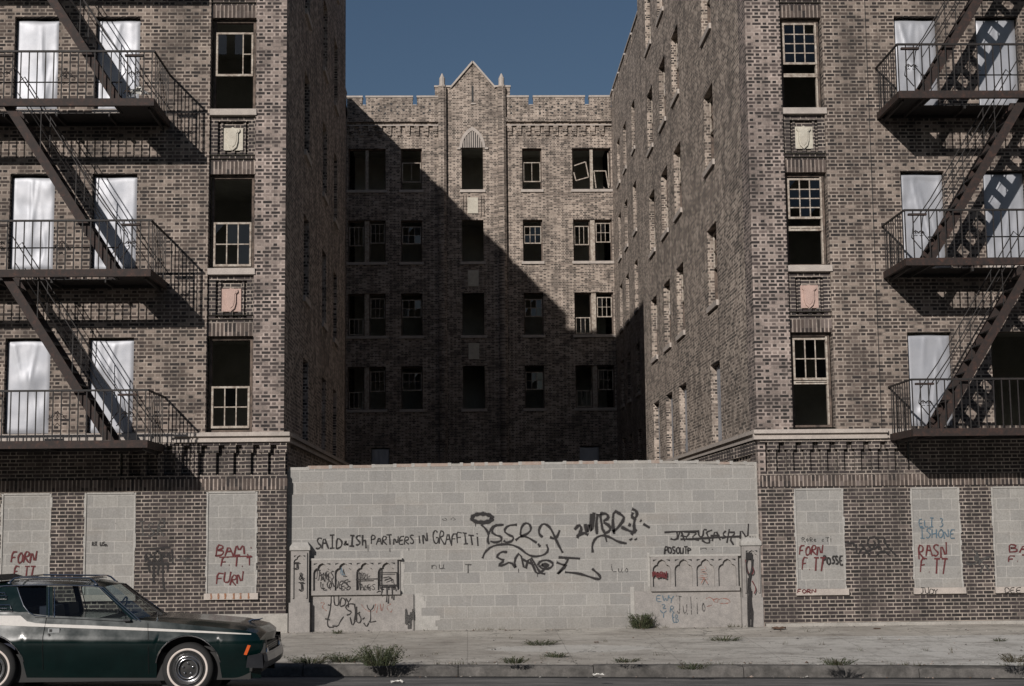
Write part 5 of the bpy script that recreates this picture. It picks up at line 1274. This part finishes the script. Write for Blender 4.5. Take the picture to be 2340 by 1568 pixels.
bx0, bz1 = cp(566, 1499); _, bz0 = cp(563, 1526); x1_ = at(608, 1490, YN).x
prof = [(x1_-.02, bz1+.03), (x1_, bz1+.01), (x1_+.015, (bz0+bz1)/2), (x1_, bz0), (x1_-.03, bz0-.02)]
ysb = [YN+.03, YN+.10, YM-.3, YM+.3, YFAR-.10, YFAR-.03]; ox = [-.035, .0, .03, .03, 0, -.035]
vs = [(p[0]+ox[i], ysb[i], p[1]) for i in range(6) for p in prof]
b.idx(vs, [(i*5+k, i*5+k+1, (i+1)*5+k+1, (i+1)*5+k) for i in range(5) for k in range(4)])
for (ya, yb_) in ((YN+.0, YN+.03), (YFAR, YFAR-.03)):
    b.idx([(bx0, ya, bz1), (x1_-.05, yb_, bz1+.03), (x1_-.035, yb_, bz0-.01), (bx0-.02, ya, bz0), (bx0, ya+(.05 if ya < YM else -.05), bz1)], [(0, 1, 2, 3), (0, 4, 1)])
b.mat('black'); b.box(x1_-.10, x1_-.03, YN+.06, YFAR-.06, bz0-.01, bz1+.025); b.build('bumper', car)
b = MB().mat('chrome'); b.idx([(XRr-.1, YN+.05, bz0), (XRr-.1, YFAR-.05, bz0), (XRr-.1, YFAR-.05, bz1+.05), (XRr-.1, YN+.05, bz1+.05), (XRr, YN+.02, bz0), (XRr, YN+.02, bz1+.05), (XRr, YFAR-.02, bz0), (XRr, YFAR-.02, bz1+.05)], [(0, 1, 2, 3), (4, 0, 3, 5), (1, 6, 7, 2), (3, 2, 7, 5)]); b.build('bumper', car)
# wheels
def wheel(cx, cz, yface, s):
    w = MB().mat('rubber'); w.smooth = True; D = lambda o: o*s
    w.ring((cx, yface, cz), [(.19, D(.02)), (.245, D(.0)), (.30, D(.012)), (.315, D(.04)), (.315, D(.15)), (.29, D(.18)), (.19, D(.17))], 48)
    t = w.build('wheel', car)
    w = MB().mat('wwall'); w.smooth = True; w.ring((cx, yface, cz), [(.224, D(.003)), (.235, D(-.004)), (.245, D(-.003)), (.25, D(.002))], 48); w.build('whitewall', t)
    w = MB().mat('rimgrey'); w.smooth = True; w.ring((cx, yface, cz), [(.19, D(.0)), (.192, D(.03)), (.165, D(.045)), (.16, D(.06)), (.125, D(.055))], 40)
    w.mat('chrome'); w.ring((cx, yface, cz), [(.122, D(.055)), (.128, D(.02)), (.112, D(.012)), (.108, D(.04))], 40)
    w.ring((cx, yface, cz), [(.165, D(.044)), (.16, D(.03)), (.145, D(.030)), (.14, D(.05))], 40)
    w.mat('black'); w.ring((cx, yface, cz), [(.0, D(.045)), (.108, D(.05)), (.19, D(.064))], 32); w.mat('chrome')
    for k in range(5): a = 2*PI*k/5+.3; w.ring((cx+.062*math.cos(a), yface+D(.045), cz+.062*math.sin(a)), [(0.001, D(-.02)), (.012, D(-.018)), (.012, D(0))], 8)
    w.build('rim', t)
for cx, cz in ((XWF, ZWF), (XWR, ZWR)): wheel(cx, cz, YN+.035, 1); wheel(cx, cz, YFAR-.035, -1)
# roof rack, mirror, ornament
b = MB().mat('chrome')
def rr_(px_, py_, Y): p = at(px_, py_, Y); return (p.x, Y, p.z)
for Y in (YN+.36, YFAR-.36):
    if Y < YM: pts = [rr_(22, 1331, Y), rr_(33, 1322, Y), rr_(46, 1319.5, Y), rr_(200, 1321, Y), rr_(209, 1324, Y), rr_(220, 1334, Y)]
    else:
        n0 = [rr_(22, 1331, YN+.36), rr_(33, 1322, YN+.36), rr_(46, 1319.5, YN+.36), rr_(200, 1321, YN+.36), rr_(209, 1324, YN+.36), rr_(220, 1334, YN+.36)]; pts = [(p[0], Y, p[2]) for p in n0]
    b.tube(pts, .012, 6); ends = pts
    for e in (pts[0], pts[-1]): b.ring((e[0], e[1], e[2]-.012), [(.0, .02), (.03, .012), (.035, 0)], 10, 'Z')
for k in (2, 3): b.tube([(ends[k][0], YN+.36, ends[k][2]+.0), (ends[k][0], YFAR-.36, ends[k][2])], .012, 6)
for yy in (YM-.3, YM-.1, YM+.1, YM+.3): b.box(ends[1][0], ends[4][0], yy-.012, yy+.012, ends[2][2]-.040, ends[2][2]-.033)
b.build('roof_rack', roof)
b = MB().mat('black'); q = rr_(-5, 1322, YM); b.idx([(q[0]-.35, YN+.35, q[2]-.03), (q[0]-.35, YFAR-.35, q[2]-.03), (q[0]+.25, YFAR-.35, q[2]-.01), (q[0]+.25, YN+.35, q[2]-.01), (q[0]-.3, YM-.4, q[2]+.035), (q[0]-.3, YM+.4, q[2]+.035), (q[0]+.1, YM+.4, q[2]+.05), (q[0]+.1, YM-.4, q[2]+.05)], [(0, 1, 5, 4), (1, 2, 6, 5), (2, 3, 7, 6), (3, 0, 4, 7), (4, 5, 6, 7)]); b.build('air_deflector', roof)
b = MB().mat('chrome'); p0 = at(359, 1419, YN+.16); b.tube([p0, p0+Vector((0, 0, .045)), p0+Vector((0, 0, .13))], [.013, .006, .004], 6); b.ring((p0.x, p0.y, p0.z), [(.0, .03), (.016, .02), (.018, 0)], 10, 'Z'); b.build('aerial', car)
b = MB().mat('chrome'); p0 = at(576, 1419, YM); b.tube([p0+Vector((-.05, 0, -.015)), p0+Vector((0, 0, .012)), p0+Vector((.10, 0, .02)), p0+Vector((.14, 0, .035))], [.014, .016, .01, .004], 6); b.tube([p0+Vector((.03, -.06, .0)), p0+Vector((.02, 0, .012)), p0+Vector((.03, .06, 0))], .008, 5); b.build('bonnet_ornament', car)
b = MB().mat('chrome'); p0 = on_side(300, 1419, -.03); b.box(p0.x-.09, p0.x, p0.y-.09, p0.y-.02, p0.z+.0, p0.z+.02); b.mat('black'); b.box(p0.x, p0.x+.10, p0.y-.02, p0.y+.02, p0.z, p0.z+.015); b.build('side_mirror', car)

# ------------------------------------------------------------------ weeds and litter
def weed(px_, py_, w, h, n, lb, surf='walk', blade=.009, mat='weed', spread=1.0, gp='weeds growing in the pavement'):
    # foot of the plant on the pavement
    p = at(px_, py_, Z=-.08)
    for _ in range(4): z = walk_z(p.x, p.y) if p.y > KY else road_z(p.x, p.y); p = at(px_, py_, Z=z)
    rnd = random.Random(int(px_*7+py_)); b = MB().mat(mat)
    for i in range(n):
        a = rnd.uniform(0, 2*PI); r0 = w*.30*math.sqrt(rnd.random()); q = Vector((p.x+r0*math.cos(a)*1.3, p.y+r0*math.sin(a)*.8, p.z-.01))
        if mat != 'dry': b.mat('dry' if rnd.random() < .22 else mat)
        ln = h*.75*rnd.uniform(.3, 1.15)**1.2; out = w*.5*rnd.uniform(.2, 1.0)*spread; d = Vector((math.cos(a), math.sin(a)*.8, 0)); sd = Vector((-d.y, d.x, 0)).normalized() if rnd.random() < .5 else Vector((1, 0, 0))
        bw_ = blade*rnd.uniform(.6, 1.3)
        m1 = q+d*out*.35+Vector((0, 0, ln*.6)); m2 = q+d*out*.75+Vector((0, 0, ln*.95)); m3 = q+d*out*1.15+Vector((0, 0, ln*rnd.uniform(.6, 1.0)))
        b.idx([q-sd*bw_/2, q+sd*bw_/2, m1+sd*bw_/2, m1-sd*bw_/2, m2+sd*bw_*.4, m2-sd*bw_*.4, m3], [(0, 1, 2, 3), (3, 2, 4, 5), (5, 4, 6)])
        for _ in range(3):      # leaflets
            c = q.lerp(m2, rnd.uniform(.3, 1)); e = Vector((rnd.uniform(-1, 1), rnd.uniform(-1, 1), rnd.uniform(-.2, .8))).normalized()*ln*.22; f = e.cross(Vector((rnd.uniform(-1, 1), rnd.uniform(-1, 1), .3))).normalized()*bw_*.8
            b.idx([c, c+e*.5+f, c+e, c+e*.5-f], [(0, 1, 2, 3)])
    tag(b.build('weed'), lb, 'weed', gp)
for a in [(868, 1519, .55, .34, 230, 'largest grassy weed, spiky clump at the kerb right of the car'),
          (790, 1512, .50, .16, 150, 'low weed patch between the spiky clump and the car'),
          (706, 1515, .55, .14, 130, 'flat dark weed patch in the gutter just off the car bumper'),
          (1466, 1436, .38, .33, 300, 'round dark bush weed against the block wall by the right stone panel'),
          (712, 1437, .26, .12, 70, 'small brown weed at the foot of the left gate pier'),
          (770, 1448, .16, .09, 45, 'tiny weed on the pavement below the left stone panel'),
          (1176, 1514, .36, .11, 90, 'low tuft near the kerb, right of the spiky clump'),
          (1236, 1473, .55, .10, 110, 'long flat weed patch in mid pavement under the big tags'),
          (1269, 1502, .36, .10, 80, 'low tuft between the flat patch and the kerb'),
          (1428, 1512, .38, .08, 70, 'low tuft near the kerb below the bush weed'),
          (1582, 1528, .38, .12, 90, 'tuft at the kerb edge below the right stone panel'),
          (1655, 1464, .48, .10, 100, 'weed streak on the pavement below the right gate pier'),
          (1916, 1518, .40, .12, 110, 'tuft at the kerb below the right building'),
          (2285, 1464, .20, .06, 45, 'tiny weed in the pale pavement near the right picture edge'),
          (2318, 1512, .40, .14, 70, 'dry weed at the kerb by the right picture edge')]:
    weed(a[0], a[1], a[2], a[3], a[4], a[5], mat='dry' if a[5][:3] in ('dry', 'sma') else 'weed')
rnd = random.Random(77); b = MB()
for k in range(900):
    q = rnd.random(); x = rnd.uniform(-9, 11)
    y = KY+.2+abs(rnd.gauss(0, .25)) if q < .35 else -.02-abs(rnd.gauss(0, .16)) if q < .6 else rnd.uniform(KY+.1, -.1) if q < .85 else KY-.03-abs(rnd.gauss(0, .12))
    if y > 0: continue
    z = walk_z(x, y) if y > KY+.02 else road_z(x, y); r = rnd.uniform(.006, .022)*(1.4 if rnd.random() < .1 else 1)
    b.mat(rnd.choice(['conc', 'kerb', 'brownpaper', 'kerb', 'redbrick', 'dirt', 'mortar'])); c = Vector((x, y, z+r*.3))
    v = [c+Vector((math.cos(a+rnd.uniform(-.4, .4))*r*rnd.uniform(.6, 1.3), math.sin(a)*r, rnd.uniform(-.2, .2)*r)) for a in (0, 1.6, 3.1, 4.7)]+[c+Vector((0, 0, r*rnd.uniform(.3, .9)))]
    b.idx(v, [(0, 1, 4), (1, 2, 4), (2, 3, 4), (3, 0, 4)])
o = b.build('rubble'); o['kind'] = 'stuff'; tag(o, 'scattered chips of brick and concrete on the pavement', 'rubble')
b = MB()
for k in range(260):      # thin growth along the foot of the walls and the kerb joint
    x = rnd.uniform(-3, 10.5); y = rnd.choice([.03, -.01, KY+.18, KY+.16]) if rnd.random() < .8 else rnd.uniform(-5, -.2)
    if noise.noise(Vector((x*1.1, y, 3))) < .08: continue
    z = walk_z(x, y)
    for j in range(7):
        a = rnd.uniform(0, 6.28); h = rnd.uniform(.02, .085); d = Vector((math.cos(a), math.sin(a), 0)); q = Vector((x+rnd.uniform(-.05, .05), y+rnd.uniform(-.03, .0), z)); b.mat(rnd.choice(['dry', 'weed', 'dry']))
        b.idx([q-Vector((.003, 0, 0)), q+Vector((.003, 0, 0)), q+d*h*.5+Vector((0, 0, h))], [(0, 1, 2)])
o = b.build('ground_cover'); o['kind'] = 'stuff'; tag(o, 'sparse thin grass along the wall foot and kerb joint', 'grass')
def litter(px_, py_, s, m, lb, z0=None):
    p = at(px_, py_, Z=-.08)
    for _ in range(4): z = walk_z(p.x, p.y) if p.y > KY else road_z(p.x, p.y); p = at(px_, py_, Z=z)
    rnd = random.Random(int(px_)); b = MB().mat(m); n = 5
    vs = [(p.x+(i/n-.5)*s+rnd.uniform(-.01, .01), p.y+(j/n-.5)*s*.7, p.z+.012+rnd.uniform(0, s*.22)) for j in range(n+1) for i in range(n+1)]
    b.idx(vs, [(j*(n+1)+i, j*(n+1)+i+1, (j+1)*(n+1)+i+1, (j+1)*(n+1)+i) for j in range(n) for i in range(n)])
    tag(b.build('paper_scrap'), lb, 'litter', 'scraps of litter on the street')
litter(1367, 1546, .14, 'paper', 'crumpled white paper in the gutter below the middle of the wall')
litter(907, 1562, .16, 'paper', 'white scrap on the road right of the car')
litter(1780, 1440, .24, 'brownpaper', 'flat brown scrap at the foot of the right building')
litter(1363, 1470, .07, 'brownpaper', 'tiny dark scrap in mid pavement under the block wall')
litter(2004, 1440, .12, 'brownpaper', 'dark crumb of rubbish by the plinth of the right building')

def heap():
    rnd = random.Random(8); b = MB()
    for k in range(9):
        c = at(292+rnd.random()*44, 219-rnd.random()*10, -1.0); b.mat(rnd.choice(['tin', 'brownpaper', 'paper', 'black']))
        q = [c+Vector((rnd.uniform(-.14, .14), rnd.uniform(-.1, .1), rnd.uniform(-.05, .12))) for _ in range(4)]; b.idx(q, [(0, 1, 2), (0, 2, 3), (0, 3, 1)])
    tag(b.build('rubbish_heap'), 'heap of torn metal and rubbish on a platform of the left fire escape', 'rubbish')
heap()

# unseen apartment row added behind the camera to block low sky and give reflections
opp = thing('apartment_building', (0, -47, 0), 'long unseen brick apartment row added behind the camera to block low sky', 'building')
Fo = Fr((0, -47, 0), (1, 0, 0), (0, -1, 0)); b = MB().mat('brick'); hs = [(x-.5, x+.5, z, z+1.7, .2) for x in range(-58, 60, 3) for z in (1.2, 4.2, 7.2, 10.2)]
b.panel(Fo, -60, 60, -1.2, 13, hs); b.mat('roof'); b.face([Fo(-60, 13, 0), Fo(60, 13, 0), Fo(60, 13, 8), Fo(-60, 13, 8)]); b.build('front_wall', opp)
b = MB().mat('plaster'); b.face([Fo(-60, -1, 2), Fo(60, -1, 2), Fo(60, 13, 2), Fo(-60, 13, 2)]); b.build('interior', opp)

# ------------------------------------------------------------------ light
SD = Vector((.472, 1, -.484)).normalized()
sun = bpy.data.lights.new('sun', 'SUN'); sun.energy = 5.0; sun.angle = R(.55); sun.color = (1, .94, .885)
so = bpy.data.objects.new('sun', sun); col.objects.link(so); so.rotation_euler = SD.to_track_quat('-Z', 'Y').to_euler(); so.location = (-20, -40, 30)
w = bpy.data.worlds.new('World'); bpy.context.scene.world = w; w.use_nodes = True
nt = w.node_tree; sky = nt.nodes.new('ShaderNodeTexSky'); sky.sky_type = 'NISHITA'; sky.sun_disc = False
sky.sun_elevation = math.asin(-SD.z); sky.sun_rotation = math.atan2(-SD.x, -SD.y); sky.air_density = 1.0; sky.dust_density = .8; sky.ozone_density = 2.6
nt.links.new(sky.outputs[0], nt.nodes['Background'].inputs[0]); nt.nodes['Background'].inputs[1].default_value = .05
sc = bpy.context.scene
sc.view_settings.view_transform = 'Standard'; sc.view_settings.look = 'None'; sc.view_settings.exposure = -.44; sc.view_settings.gamma = 1
sc.cycles.max_bounces = 6; sc.cycles.transparent_max_bounces = 12; sc.cycles.use_denoising = True
